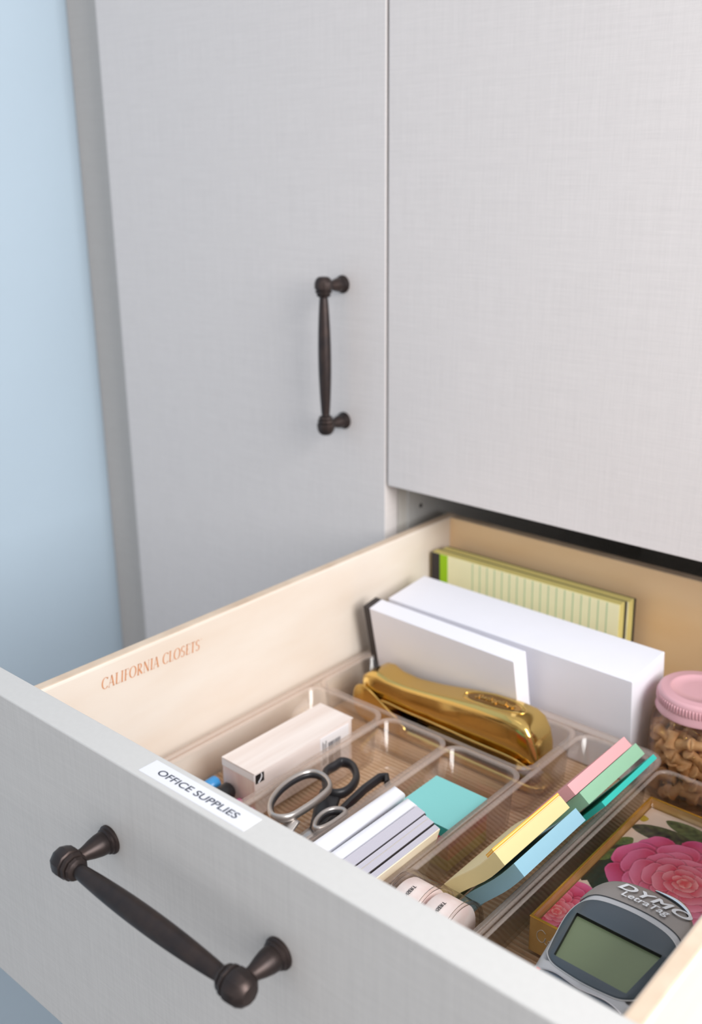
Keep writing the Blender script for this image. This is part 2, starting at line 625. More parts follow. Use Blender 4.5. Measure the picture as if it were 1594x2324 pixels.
# stamped name on the left side board: light and heavy strokes of a serif capital alphabet
def glyphs():
    H, h = 0.16, 0.045   # heavy and hair strokes
    def arc(cx, cy, rx, ry, a0, a1, n=14):
        return [(cx + rx * math.cos(math.radians(a0 + (a1 - a0) * k / n)), cy + ry * math.sin(math.radians(a0 + (a1 - a0) * k / n))) for k in range(n + 1)]
    sf = lambda x, y, w=0.16: ([(x - w, y), (x + w, y)], h, h)
    G = {}
    G['C'] = (0.72, [(arc(0.42, 0.5, 0.36, 0.5, 40, 320), h, H), ([(0.70, 0.82), (0.70, 0.98)], h, h)])
    G['A'] = (0.72, [([(0.06, 0), (0.36, 1)], h, h), ([(0.36, 1), (0.64, 0)], H, H), ([(0.16, 0.34), (0.53, 0.34)], h, h), sf(0.07, 0, 0.1), sf(0.64, 0, 0.12)])
    G['L'] = (0.60, [([(0.18, 0), (0.18, 1)], H, H), ([(0.10, 0.02), (0.56, 0.02), (0.60, 0.2)], h, h), sf(0.18, 1, 0.15)])
    G['I'] = (0.34, [([(0.18, 0), (0.18, 1)], H, H), sf(0.18, 0, 0.15), sf(0.18, 1, 0.15)])
    G['F'] = (0.58, [([(0.18, 0), (0.18, 1)], H, H), ([(0.06, 0.98), (0.54, 0.98), (0.56, 0.8)], h, h), ([(0.18, 0.5), (0.44, 0.5)], h, h), sf(0.18, 0, 0.15)])
    G['O'] = (0.84, [(arc(0.42, 0.5, 0.37, 0.5, 0, 360, 24), h, H)])
    G['R'] = (0.72, [([(0.18, 0), (0.18, 1)], H, H), (arc(0.30, 0.75, 0.24, 0.24, 90, -90, 10), h, H), ([(0.08, 0.99), (0.32, 0.99)], h, h), ([(0.30, 0.50), (0.66, 0)], H, H), sf(0.18, 0, 0.14)])
    G['N'] = (0.82, [([(0.14, 0), (0.14, 1)], h, h), ([(0.14, 1), (0.68, 0)], H, H), ([(0.68, 0), (0.68, 1)], h, h), sf(0.14, 0, 0.1), sf(0.68, 1, 0.1)])
    G['S'] = (0.58, [(arc(0.30, 0.74, 0.20, 0.25, 30, 240, 10) + arc(0.28, 0.26, 0.22, 0.26, 70, -150, 12), h, H * 0.9)])
    G['E'] = (0.60, [([(0.18, 0), (0.18, 1)], H, H), ([(0.06, 0.98), (0.54, 0.98), (0.55, 0.82)], h, h), ([(0.18, 0.5), (0.42, 0.5)], h, h), ([(0.06, 0.02), (0.56, 0.02), (0.58, 0.2)], h, h)])
    G['T'] = (0.62, [([(0.32, 0), (0.32, 1)], H, H), ([(0.04, 0.82), (0.05, 0.98), (0.59, 0.98), (0.60, 0.82)], h, h), sf(0.32, 0, 0.14)])
    G["'"] = (0.2, [([(0.08, 0.92), (0.16, 0.98)], h * 1.5, h * 1.5)])
    G[' '] = (0.34, [])
    return G


def serif_text(s, place, shear=0.16, th=0.00012):
    """place(u, v) -> point on the surface; strokes swell from light (horizontal) to heavy (vertical)"""
    G = glyphs()
    x = 0
    vs, fs = [], []
    for ch in s:
        w, strokes = G[ch]
        for pts, w0, w1 in strokes:
            n0 = len(vs)
            P = [Vector((a, b)) for a, b in pts]
            for i, p in enumerate(P):
                t = (P[min(i + 1, len(P) - 1)] - P[max(i - 1, 0)]).normalized()
                ww = (w0 + (w1 - w0) * abs(t.y) ** 2) / 2
                nrm = Vector((-t.y, t.x)) * ww
                for q in (p + nrm, p - nrm):
                    vs.append(place(x + q.x + shear * q.y, q.y))
            for i in range(len(P) - 1):
                a = n0 + 2 * i
                fs.append((a, a + 1, a + 3, a + 2))
        x += w + 0.07
    return vs, fs, x


_, _, TW = serif_text("CALIFORNIA CLOSETS'", lambda u, v: (u, v, 0))


def place_cal(u, v):
    s = u / TW
    y = -0.3520 + 0.0915 * s
    zb = -0.0592 - 0.0025 * s
    return (XL + 0.00012, y, zb + 0.0084 * v)


vs, fs, _ = serif_text("CALIFORNIA CLOSETS'", place_cal)
cl = obj('lettering', vs, fs, mat('burnt_brown_print', (206, 142, 100), 0.7), drawer, fix=False)
cl['label'] = 'brown serif capitals CALIFORNIA CLOSETS stamped on the wood'

# closed drawer below (mostly hidden)
low = obox('drawer', (0.03, 0.45, 0.019, 0.50, -0.44, -0.425), M_birch, cab)
obox('front_panel', (0.0014, 0.4865, 0.0, 0.019, -0.4615, -0.2335), M_front, low, bev=0.001)
handle(0.1806, 0.0, -0.285, False, low)

# ------------------------------------------------------------------ ribbed liner on the drawer bottom
ZM = ZFL + 0.0032                   # top of the ribs
vs, fs = [], []
y = YI + 0.002
per = 0.0042
k = 0
prof = []
while y < YB - 0.004:
    prof += [(y, 0.0), (y + per * 0.18, 0.85), (y + per * 0.40, 1.0), (y + per * 0.62, 0.85), (y + per * 0.80, 0.0)]
    y += per
for yy, hh in prof:
    zz = ZFL + 0.0012 + hh * 0.0020
    vs += [(XL + 0.002, yy, zz), (XR - 0.002, yy, zz)]
for i in range(len(prof) - 1):
    fs.append((2 * i, 2 * i + 1, 2 * i + 3, 2 * i + 2))
liner = obj('drawer_liner', vs, fs, mat('tan_ribbed_liner', (212, 180, 148), 0.35, noise=1, rgb2=(218, 188, 156), scale=18, stretch=(0.6, 3, 1)), fix=False)
tag(liner, 'tan ribbed plastic liner covering the bottom of the open drawer', 'liner')

# ------------------------------------------------------------------ acrylic organiser tray
ZR = -0.130
ZTB = ZM + 0.0002
tray = tag(empty('organizer_tray', (0.184, -0.24, ZTB)), 'large clear acrylic organizer tray with several compartments on the left of the drawer', 'tray')
cells = [(0.0455, 0.1270, -0.4270, -0.1520), (0.1270, 0.1905, -0.4270, -0.1520), (0.1905, 0.2563, -0.4270, -0.1520),
         (0.2573, 0.3225, -0.4270, -0.0740), (0.0455, 0.2573, -0.1520, -0.0740)]
for c in cells:
    v, f = bucket_data(c[0] + 0.0001, c[1] - 0.0001, c[2] + 0.0001, c[3] - 0.0001, ZR, ZTB, r=0.013)
    obj('compartment', v, f, [M_clear, M_rimc], tray, smooth=True, mi=bucket_slots(f))
# outer rim round all the compartments
ring = []
for r0, z0 in ((0.0, ZR - 0.0022), (0.0046, ZR - 0.0030), (0.0050, ZR - 0.0004), (0.0042, ZR + 0.0006), (0.0004, ZR + 0.0006)):
    ring.append([(a, b, z0) for a, b in rrect(0.0455 - r0, 0.3225 + r0 * 0.35, -0.4270 - r0, -0.0740 + r0 * 1.7, 0.015)])
n = len(ring[0])
vs = [p for L in ring for p in L]
fs = []
for i in range(len(ring)):
    j = (i + 1) % len(ring)
    for k in range(n):
        fs.append((i * n + k, i * n + (k + 1) % n, j * n + (k + 1) % n, j * n + k))
obj('rim', vs, fs, M_rimc, tray, smooth=True)

# second, single clear bin under the gold box and the label maker
b2 = tag(empty('acrylic_bin', (0.387, -0.25, ZTB)), 'clear acrylic bin holding the gold card box, right of the organizer tray', 'bin')
v, f = bucket_data(0.3252, 0.4470, -0.4290, -0.0800, ZR - 0.001, ZTB, r=0.010, draft=0.002, th=0.0014, lip=0.0012)
obj('tub', v, f, [M_clear2, M_rimc], b2, smooth=True, mi=bucket_slots(f))

ZI = ZTB + 0.0018                   # standing height inside the trays

# ------------------------------------------------------------------ legal pads against the back board
def slab_frame(p0, xdir, lean):
    """local x along xdir, local z up leaned back by lean (about x), local y = thickness towards the back"""
    x = Vector(xdir).normalized()
    z = Vector((0, 0, 1))
    yv = z.cross(x)
    M = Matrix((x, yv, z)).transposed().to_4x4()
    return Matrix.Translation(p0) @ M @ Matrix.Rotation(-lean, 4, 'X')


M_yel = mat('yellow_paper', (250, 243, 200), 0.8, noise=0.03, scale=60)
M_yel_e = striped('yellow_page_edges', (222, 208, 134), (204, 190, 112), 'Y', 0.0009, 0.4)
M_line = mat('green_rule', (178, 204, 164), 0.8)
M_lime = mat('lime_header', (160, 208, 16), 0.6)
M_cover = mat('black_binding', (52, 46, 46), 0.55)


def legal_pad(front, label, y_off, xoff):
    L, H, T = 0.196, 0.1085, 0.0100
    t = tag(empty('legal_pad', (0.135 + xoff, 0.036 + y_off, ZM)), label, 'notepad', 'yellow legal pads')
    M = slab_frame(Vector((0.0375 + xoff, 0.0285 + y_off, ZM + 0.0003)), (1, 0.0, 0), -0.035)
    obox('page_block', (0.0, L, 0, T - 0.0017, 0.0, H), [M_yel_e], t, M=M, bev=0.0002, seg=1)
    obox('top_page', (0.0, L - 0.0006, -0.0005, 0, 0.0, H - 0.0004), [M_yel], t, M=M)
    obox('backing_board', (0.0, L + 0.0012, T - 0.0016, T, 0.0, H - 0.0002), [M_cover], t, M=M)
    if front:
        obox('binding_tape', (-0.0008, 0.0088, -0.0009, -0.0005, 0.0, H - 0.0003), [M_cover], t, M=M)
        obox('header_band', (0.0089, 0.0178, -0.0008, -0.0005, 0.0, H - 0.0003), [M_lime], t, M=M)
        x = 0.046
        while x < L - 0.006:
            obox('ruled_line', (x, x + 0.0010, -0.00062, -0.0005, 0.0, H - 0.0008), [M_line], t, M=M)
            x += 0.0081
    return t


legal_pad(True, 'yellow ruled legal pad with a lime header band, front one of the two', 0, 0)
legal_pad(False, 'yellow legal pad tucked behind the ruled one, against the drawer back', 0.0105, 0.003)

# ------------------------------------------------------------------ white paper blocks
M_pg = mat('paper_white_cool', (240, 240, 248), 0.7, noise=0.015, scale=40)
t = tag(empty('paper_ream', (0.17, -0.01, ZM)), 'wide thick block of white paper standing behind the smaller white pad', 'paper')
Mx = slab_frame(Vector((0.0525, -0.0385 - 0.012, ZM + 0.0003)), (1, -0.016, 0), -0.11)
obox('sheets', (0, 0.2385, 0, 0.052, 0, 0.0930), [M_pg], t, M=Mx, bev=0.0008)
t = tag(empty('white_pad', (0.13, -0.075, ZM)), 'small white writing pad with black binding leaning on the wide paper block', 'notepad')
Mx = slab_frame(Vector((0.0515, -0.0715, ZM + 0.0003)), (1, -0.035, 0), -0.20)
obox('page_block', (0.0045, 0.1560, 0.0, 0.0165, 0, 0.0955), [M_pg], t, M=Mx, bev=0.0006)
obox('binding_tape', (-0.0025, 0.0044, -0.0004, 0.0168, 0, 0.0957), [M_cover], t, M=Mx, bev=0.0004, seg=1)

# ------------------------------------------------------------------ slanted sticky note pads
LEAN = 0.64


def sticky(name, fl, th, length, rgb, label, rgb_side=None, height=0.076, lean=LEAN, curl=0.0, strips=(), nsub=10):
    """pad standing on its edge, leaning over the tray's right rim: fl = front left top corner"""
    zmax = fl[2] - ZI - 0.0005 - th * math.sin(lean)
    height = min(height, zmax / math.cos(lean))
    dn = Vector((-math.sin(lean), 0, -math.cos(lean)))
    tn = Vector((math.cos(lean), 0, -math.sin(lean)))
    foot = Vector(fl) + dn * height
    root = tag(empty(name, (foot.x, fl[1] + length / 2, foot.z)), label, 'sticky notes')

    def sheet(a0, a1, m, nm, top=0.0, ext=0.0, frac=1.0):
        vs, fs = [], []
        for i in range(nsub + 1):
            t = i / nsub * frac
            q = Vector(fl) + dn * (top + (height - top) * t) + tn * (curl * math.sin(PI * t) * -1.0 + curl * 0.9 * math.sin(2 * PI * t))
            for a in (a0, a1):
                for yy in (-ext, length):
                    vs.append(q + tn * a + Vector((0, yy, 0)))
        for i in range(nsub):
            b, c = 4 * i, 4 * i + 4
            fs += [(b, b + 1, c + 1, c), (b + 3, b + 2, c + 2, c + 3), (b + 2, b, c, c + 2), (b + 1, b + 3, c + 3, c + 1)]
        fs += [(0, 2, 3, 1), (4 * nsub, 4 * nsub + 1, 4 * nsub + 3, 4 * nsub + 2)]
        return obj(nm, vs, fs, m, root)
    sheet(0, th, mat(name + '_paper', rgb, 0.85, noise=0.02, scale=200), 'page_block')
    for i, (a, b, c, tp, fr_) in enumerate(strips):
        s = sheet(a, b, mat(name + '_strip', c, 0.85), 'sheet_layer', tp, frac=fr_)
    return root


sticky('sticky_note_pad', (0.3142, -0.2825, -0.0950), 0.0090, 0.0745, (228, 211, 155),
       'cream yellow sticky note pad with orange sheets, leaning in front of the pink pad', curl=0.0022,
       strips=[(-0.0007, 0.0, (234, 218, 172), 0.0004, 0.98), (-0.0013, -0.0007, (240, 160, 50), 0.0, 0.10), (-0.0020, -0.0013, (244, 214, 130), 0.0, 0.10), (-0.0026, -0.0020, (240, 170, 60), 0.0, 0.10)])
sticky('sticky_note_pad', (0.3222, -0.2738, -0.1037), 0.0094, 0.0722, (152, 197, 216), 'light blue sticky note pad leaning on the tray rim, frontmost right', curl=0.0015)
sticky('sticky_note_pad', (0.3115, -0.1944, -0.0950), 0.0079, 0.0780, (232, 170, 173), 'pink sticky note pad, leftmost of the three rear slanted pads')
sticky('sticky_note_pad', (0.3189, -0.1913, -0.0990), 0.0092, 0.0785, (148, 194, 162), 'pale green sticky note pad between the pink and the turquoise pads')
sticky('sticky_note_pad', (0.3294, -0.1804, -0.1070), 0.0036, 0.0750, (56, 196, 184), 'thin turquoise sticky note pad at the tray rim, right of the green one')

# ------------------------------------------------------------------ cube of coloured notes
cx0, cx1, cy0, cy1 = 0.2030, 0.2474, -0.2350, -0.1885
t = tag(empty('note_cube', ((cx0 + cx1) / 2, (cy0 + cy1) / 2, ZI)), 'square block of notes layered turquoise, pink, orange and yellow in the tray', 'sticky notes')
ztop = -0.1368
hh = (ztop - ZI - 0.0004) / 4
cols = [(216, 206, 62), (252, 150, 60), (240, 96, 120), (70, 190, 180)]
for i, c in enumerate(cols):
    z0 = ZI + 0.0004 + hh * i
    z1 = z0 + hh - (0.0004 if i == 3 else 0)
    obox('note_layer', (cx0, cx1, cy0, cy1, z0, z1), [mat('cube_note', c, 0.85)], t, bev=0.0004 if i == 3 else 0.0002, seg=1)
obox('top_sheet', (cx0 - 0.0002, cx1 + 0.0002, cy0 - 0.0002, cy1, ztop - 0.0004, ztop), [mat('aqua_note', (134, 206, 204), 0.85)], t)

# ------------------------------------------------------------------ white rolls of paper and slim booklets, front centre
TH2 = 0.26


def leaning(name, x, y0, y1, ztop, th, m, label, cat, group=None, rnd=0.0, extra=None, lean=TH2):
    h = (ztop - ZI - 0.0006 - th * math.sin(lean)) / math.cos(lean)
    M = Matrix.Translation((x, 0, ztop)) @ Matrix.Rotation(lean, 4, 'Y')
    foot = M @ Vector((0, 0, -h))
    t = tag(empty(name, (foot.x, (y0 + y1) / 2, foot.z)), label, cat, group)
    bm = box_bm(0, th, y0, y1, -h, 0)
    if rnd:
        ed = [e for e in bm.edges if all(v.co.z > -1e-6 for v in e.verts)]
        bmesh.ops.bevel(bm, geom=ed, offset=rnd, segments=5, affect='EDGES', profile=0.5)
    bm.transform(M)
    me = bpy.data.meshes.new('page_block')
    bm.to_mesh(me)
    bm.free()
    link('page_block', me, m, t, smooth=bool(rnd))
    if extra:
        for nm, a0, a1, mm, dz in extra:
            obox(nm, (a0, a1, y0 + 0.0004, y1 - 0.0004, -h, dz), [mm], t, M=M)
    return t


M_pages = striped('grey_page_edges', (200, 197, 208), (174, 171, 184), 'X', 0.00075, 0.4)
M_cream = mat('cream_cover', (244, 232, 208), 0.5)
YFR = -0.418
leaning('white_wallet', 0.2090, YFR, -0.2448, -0.1115, 0.0106, M_whitegl, 'glossy white rounded pouch, left one of the two beside the scissors', 'pouch', rnd=0.0050)
leaning('white_wallet', 0.2213, YFR, -0.2463, -0.1150, 0.0103, M_whitegl, 'glossy white rounded pouch, right one against the grey page edges', 'pouch', rnd=0.0050)
leaning('booklet', 0.2316, YFR, -0.2498, -0.1175, 0.0074, M_pages, 'slim booklet with grey page edges next to the white pouch, leftmost booklet', 'booklet', extra=[('cover', 0.0075, 0.0087, M_cover, -0.0005)])
leaning('booklet', 0.2402, YFR, -0.2523, -0.1193, 0.0034, M_pages, 'thinnest booklet with grey page edges, second beside the white pouches', 'booklet', extra=[('cover', 0.0035, 0.0040, M_cream, 0.0003)])
leaning('booklet', 0.2444, YFR, -0.2533, -0.1195, 0.0044, M_pages, 'slim booklet with grey page edges, third from the white pouches', 'booklet', extra=[('cover', 0.0045, 0.0049, M_cover, 0.0)])
leaning('booklet', 0.2496, YFR, -0.2538, -0.1215, 0.0040, M_pages, 'booklet with a cream cover facing the stack of coloured notes', 'booklet', extra=[('cover', 0.0041, 0.0048, M_cream, 0.0)])

# ------------------------------------------------------------------ small white carton with bar code
bx = tag(empty('staple_carton', (0.09, -0.222, ZI)), 'small white printed carton with a bar code in the left compartment', 'carton')
Mb = Matrix.Translation((0.0680, -0.2770, ZI + 0.0004)) @ Matrix.Rotation(-0.012, 4, 'Z')
M_marble = mat('blush_marble_print', (238, 230, 228), 0.5, noise=1, rgb2=(228, 214, 208), scale=14, stretch=(9, 0.6, 3))
BW, BL, BH = 0.0360, 0.1060, -0.1345 - ZI
obox('carton_body', (0, BW, 0, BL, 0, BH), [M_marble], bx, M=Mb, bev=0.0005, seg=1)
obox('lid_flap', (0.0003, BW + 0.0004, -0.0006, BL + 0.0012, BH, BH + 0.0007), [mat('carton_top', (240, 232, 228), 0.5, noise=1, rgb2=(226, 212, 205), scale=14, stretch=(9, 0.5, 3))], bx, M=Mb)
obox('end_flap', (0.0004, BW - 0.0002, -0.0005, 0.0, BH - 0.006, BH - 0.0004), [M_white], bx, M=Mb)
obox('end_panel', (0.001, BW - 0.0006, -0.0003, 0.0, 0.001, BH - 0.007), [mat('blush_stripe', (222, 196, 192), 0.5, noise=1, rgb2=(236, 220, 214), scale=12, stretch=(14, 1, 1))], bx, M=Mb)
obox('label_patch', (BW, BW + 0.0003, 0.0690, 0.1020, 0.002, BH - 0.002), [M_white], bx, M=Mb)
ink = mat('print_ink', (70, 70, 80), 0.6)
bms = []
y = 0.078
for i in range(16):
    w = random.choice((0.0003, 0.0005, 0.0008))
    bms.append(box_bm(BW + 0.0003, BW + 0.00045, y, y + w, 0.005, BH - 0.009, M=Mb))
    y += w + random.choice((0.0004, 0.0007))
merge('bar_code', bms, ink, bx)
bms = [box_bm(BW + 0.0003, BW + 0.00045, 0.0715 + 0.0018 * i, 0.0722 + 0.0018 * i, 0.010, BH - 0.006 - 0.002 * (i % 2), M=Mb) for i in range(3)]
merge('printed_text', bms, ink, bx)
obox('black_mark', (BW - 0.0012, BW + 0.0003, 0.0006, 0.0090, BH - 0.0085, BH - 0.0012), [M_black], bx, M=Mb)
v, f = tube_data(catmull([Mb @ Vector((BW + 0.0004, 0.0030 + 0.0036 * math.sin(a * 0.7), BH - 0.008 + 0.0022 * a)) for a in range(4)]), 0.0005, n=6, up=(1, 0, 0))
obj('white_curl', v, f, M_white, bx)


# ------------------------------------------------------------------ pens and pencils
def stick(name, a, b, prof, m, label, cat, n=12, tips=None):
    a, b = Vector(a), Vector(b)
    dvec = b - a
    L = dvec.length
    R = dvec.to_track_quat('Z', 'Y').to_matrix().to_4x4()
    M = Matrix.Translation(a) @ R
    t = tag(empty(name, tuple(a)), label, cat)
    for nm, p, mm in prof:
        lathe(nm, [(r, h * L) for r, h in p], mm, t, n=n, M=M)
    return t


M_blue = mat('blue_plastic', (64, 150, 214), 0.3)
M_navy = clear('smoke_barrel', tint=(0.55, 0.62, 0.70), edge=(0.2, 0.25, 0.3), body=0.25)
M_org = mat('orange_pencil_paint', (248, 168, 30), 0.35)
M_pink = mat('pink_plastic', (214, 120, 160), 0.4)
M_blk = mat('black_plastic', (30, 30, 33), 0.3)
zp = ZI + 0.012
stick('ball_pen', (0.0640, -0.2790, zp + 0.004), (0.0700, -0.4150, ZI + 0.008),
      [('cap', [(0.0030, 0), (0.0050, 0.01), (0.0054, 0.03), (0.0054, 0.10)], M_blue), ('barrel', [(0.0050, 0.10), (0.0050, 0.97), (0.003, 1.0)], M_navy)],
      M_blue, 'blue-capped pen in the left compartment, nearest the drawer side', 'pen')
stick('marker', (0.0800, -0.2800, zp + 0.004), (0.0790, -0.4130, ZI + 0.010),
      [('cap', [(0.0052, 0), (0.0066, 0.012), (0.0068, 0.04), (0.0070, 0.30)], M_blk), ('barrel', [(0.0074, 0.30), (0.0074, 0.97), (0.006, 1.0)], M_black)],
      M_blk, 'thick black marker between the blue pen and the white carton', 'marker')
stick('pencil', (0.1010, -0.2760, ZI + 0.0050), (0.0975, -0.4150, ZI + 0.0045),
      [('eraser', [(0.0030, 0), (0.0034, 0.01), (0.0034, 0.05)], M_pink), ('shaft', [(0.0037, 0.05), (0.0037, 0.93), (0.0008, 1.0)], M_org)],
      M_org, 'orange pencil with pink eraser at the foot of the white carton', 'pencil', n=6)
stick('pencil', (0.0905, -0.2800, ZI + 0.0100), (0.0890, -0.4120, ZI + 0.0045),
      [('eraser', [(0.0030, 0), (0.0034, 0.01), (0.0034, 0.05)], M_pink), ('shaft', [(0.0037, 0.05), (0.0037, 0.93), (0.0008, 1.0)], M_org)],
      M_org, 'orange pencil lying against the black marker', 'pencil', n=6)
stick('pencil', (0.1400, -0.2960, ZI + 0.0050), (0.1450, -0.4170, ZI + 0.0045),
      [('eraser', [(0.0030, 0), (0.0034, 0.01), (0.0034, 0.05)], mat('red_eraser', (200, 60, 80), 0.5)), ('shaft', [(0.0037, 0.05), (0.0037, 0.93), (0.0008, 1.0)], mat('deep_orange_paint', (236, 140, 30), 0.35))],
      M_org, 'deep orange pencil beneath the silver scissor handle', 'pencil', n=6)

# ------------------------------------------------------------------ scissors
M_silver = mat('brushed_silver', (190, 184, 180), 0.32, metal=0.9)
M_grip = mat('black_grip', (36, 35, 38), 0.38)


def loop(name, pts, z, rw, rh, m, parent, closed=True, dz=None):
    P = [Vector((a, b, z + (dz[i] if dz else 0))) for i, (a, b) in enumerate(pts)]
    v, f = tube_data(catmull(P, closed, 6), rw, rh, closed, 10)
    return obj(name, v, f, m, parent, smooth=True)


s1 = tag(empty('scissors', (0.165, -0.30, ZI)), 'pair of scissors with large silver metal finger loops in the second compartment', 'scissors')
sil = [(0.1634, -0.2614), (0.1547, -0.2546), (0.145, -0.2534), (0.1385, -0.2581), (0.1362, -0.2689), (0.1373, -0.2824), (0.1416, -0.2954), (0.1482, -0.3052), (0.1576, -0.3103), (0.1655, -0.3040), (0.1668, -0.2900), (0.1662, -0.2745)]
loop('finger_loop', sil, -0.1280, 0.0020, 0.0034, M_silver, s1)
inner = [(0.5 * (a + 0.152) + 0.5 * a - 0.0 * b, b) for a, b in sil]
cxs, cys = 0.1525, -0.283
inner = [(cxs + (a - cxs) * 0.88, cys + (b - cys) * 0.93) for a, b in sil]
loop('loop_lining', inner, -0.1284, 0.0012, 0.0022, M_grip, s1)
sil2 = [(0.1868, -0.2710), (0.1823, -0.27), (0.1771, -0.2745), (0.1756, -0.2818), (0.1775, -0.29), (0.1815, -0.2960), (0.1850, -0.2960), (0.1872, -0.2900), (0.1878, -0.2800)]
loop('finger_loop', sil2, -0.1330, 0.0019, 0.0032, M_silver, s1)
cxs, cys = 0.182, -0.283
loop('loop_lining', [(cxs + (a - cxs) * 0.76, cys + (b - cys) * 0.82) for a, b in sil2], -0.1334, 0.0012, 0.0020, M_grip, s1)
v, f = tube_data(catmull([Vector((0.1662, -0.300, -0.131)), Vector((0.1680, -0.318, -0.138)), Vector((0.1660, -0.345, -0.148)), Vector((0.1600, -0.380, -0.158))]), 0.0055, 0.0016, False, 8)
obj('shank', v, f, M_silver, s1, smooth=True)
v, f = tube_data(catmull([Vector((0.1800, -0.297, -0.136)), Vector((0.1750, -0.318, -0.142)), Vector((0.1670, -0.345, -0.152)), Vector((0.1640, -0.380, -0.161))]), 0.0050, 0.0016, False, 8)
obj('shank', v, f, M_silver, s1, smooth=True)
obox('blade', (0.156, 0.164, -0.418, -0.375, -0.1645, -0.1630), [M_steel], s1, bev=0.0004)

s2 = tag(empty('scissors', (0.155, -0.26, ZI)), 'pair of scissors with black plastic finger loops lying under the silver pair', 'scissors')
bl = [(0.1336, -0.2157), (0.1298, -0.2229), (0.1335, -0.2338), (0.1426, -0.245), (0.1525, -0.2526), (0.1591, -0.2527), (0.1635, -0.2468), (0.1632, -0.2369), (0.1584, -0.2255), (0.149, -0.2167), (0.1403, -0.2132)]
cxs, cys = 0.148, -0.233
bl = [(cxs + (a - cxs) * 0.92, cys + (b - cys) * 0.92) for a, b in bl]
bl = [(max(a, 0.1345), b) for a, b in bl]
loop('finger_loop', bl, -0.1400, 0.0027, 0.0042, M_grip, s2)
v, f = tube_data(catmull([Vector((0.1530, -0.2480, -0.1415)), Vector((0.1600, -0.2620, -0.1440)), Vector((0.1665, -0.2740, -0.1470)), Vector((0.1705, -0.2850, -0.1500)), Vector((0.1720, -0.3050, -0.1560))]), 0.0085, 0.0030, False, 10,
                 radii=[1, 1, 1, 1, 1, 1, 1, .95, .95, .9, .9, .85, .85, .8, .8, .75, .75, .72, .7, .68, .66, .64, .62, .6, .6])
obj('handle_web', v, f, M_grip, s2, smooth=True)
# the second grip: an angular arm that ends in a hooked tip, resting above the web
v, f = tube_data([Vector(p) for p in ((0.1808, -0.2185, -0.1385), (0.1762, -0.2140, -0.1370), (0.1725, -0.2170, -0.1375), (0.1722, -0.2336, -0.1385), (0.1732, -0.2500, -0.1405), (0.1745, -0.2657, -0.1425), (0.1760, -0.2789, -0.1450), (0.1765, -0.2920, -0.1480))], 0.0025, 0.0042, False, 8)
obj('grip_arm', v, f, M_grip, s2)
bl2 = [(0.1770, -0.2760), (0.1745, -0.2830), (0.1755, -0.2920), (0.1790, -0.2990), (0.1830, -0.2990), (0.1850, -0.2900), (0.1835, -0.2800), (0.1805, -0.2750)]
loop('finger_loop', bl2, -0.1440, 0.0020, 0.0036, M_grip, s2)
obox('blade', (0.1660, 0.1750, -0.400, -0.303, -0.1660, -0.1646), [M_steel], s2, bev=0.0004)

# ------------------------------------------------------------------ tape rolls in their clear round case
tp = tag(empty('tape_case', (0.286, -0.308, ZI)), 'clear cylindrical case of tape rolls with pale pink labels near the drawer front', 'tape')
YC, ZC, RC = -0.3085, -0.1455, 0.0252
MR = lambda x: Matrix.Translation((x, YC, ZC)) @ Matrix.Rotation(PI / 2, 4, 'Y')
lathe('tube', [(RC - 0.0006, 0), (RC - 0.0003, 0.0004), (RC - 0.0003, 0.0436), (RC - 0.0006, 0.044)], M_clear2, tp, n=48, M=MR(0.2645))
for x in (0.2640, 0.2860, 0.3075):
    pr = [(RC - 0.0022, 0.0), (RC, 0.0), (RC, 0.0014), (RC - 0.0022, 0.0014)]
    vs, fs = [], []
    n = 48
    for r, h in pr:
        for k in range(n):
            a = 2 * PI * k / n
            vs.append(MR(x) @ Vector((r * math.cos(a), r * math.sin(a), h)))
    for i in range(4):
        j = (i + 1) % 4
        for k in range(n):
            fs.append((i * n + k, i * n + (k + 1) % n, j * n + (k + 1) % n, j * n + k))
    obj('rim_ring', vs, fs, M_clear2, tp, smooth=True)
M_tlab = mat('blush_label', (248, 240, 238), 0.55, noise=1, rgb2=(240, 216, 212), scale=60)
for x, nm in ((0.2662, 'a'), (0.2882, 'b')):
    r = lathe('tape_roll', [(0.0120, 0), (RC - 0.0045, 0.0002), (RC - 0.0038, 0.0012), (RC - 0.0038, 0.0172), (RC - 0.0045, 0.0180), (0.0120, 0.0182)], M_tlab, tp, n=40, M=MR(x))

    def wrap(co, x=x):
        a = -0.22 - co.x / (RC - 0.0034)      # angle round the roll, from the top towards the drawer front
        rr = RC - 0.0033 + co.z
        return Vector((x + 0.0092 + co.y - 0.0012, YC + rr * math.sin(a - 0.05), ZC + rr * math.cos(a - 0.05)))
    text_mesh('printed_text', 'INSERT', 0.0034, M_black, r, bold=((0.0001, 0),), warp=lambda co, w=wrap: w(Vector((-co.x * 1.0 + 0.004, co.y, co.z))))

# ------------------------------------------------------------------ gold stapler
sx0, sx1 = 0.0640, 0.2450


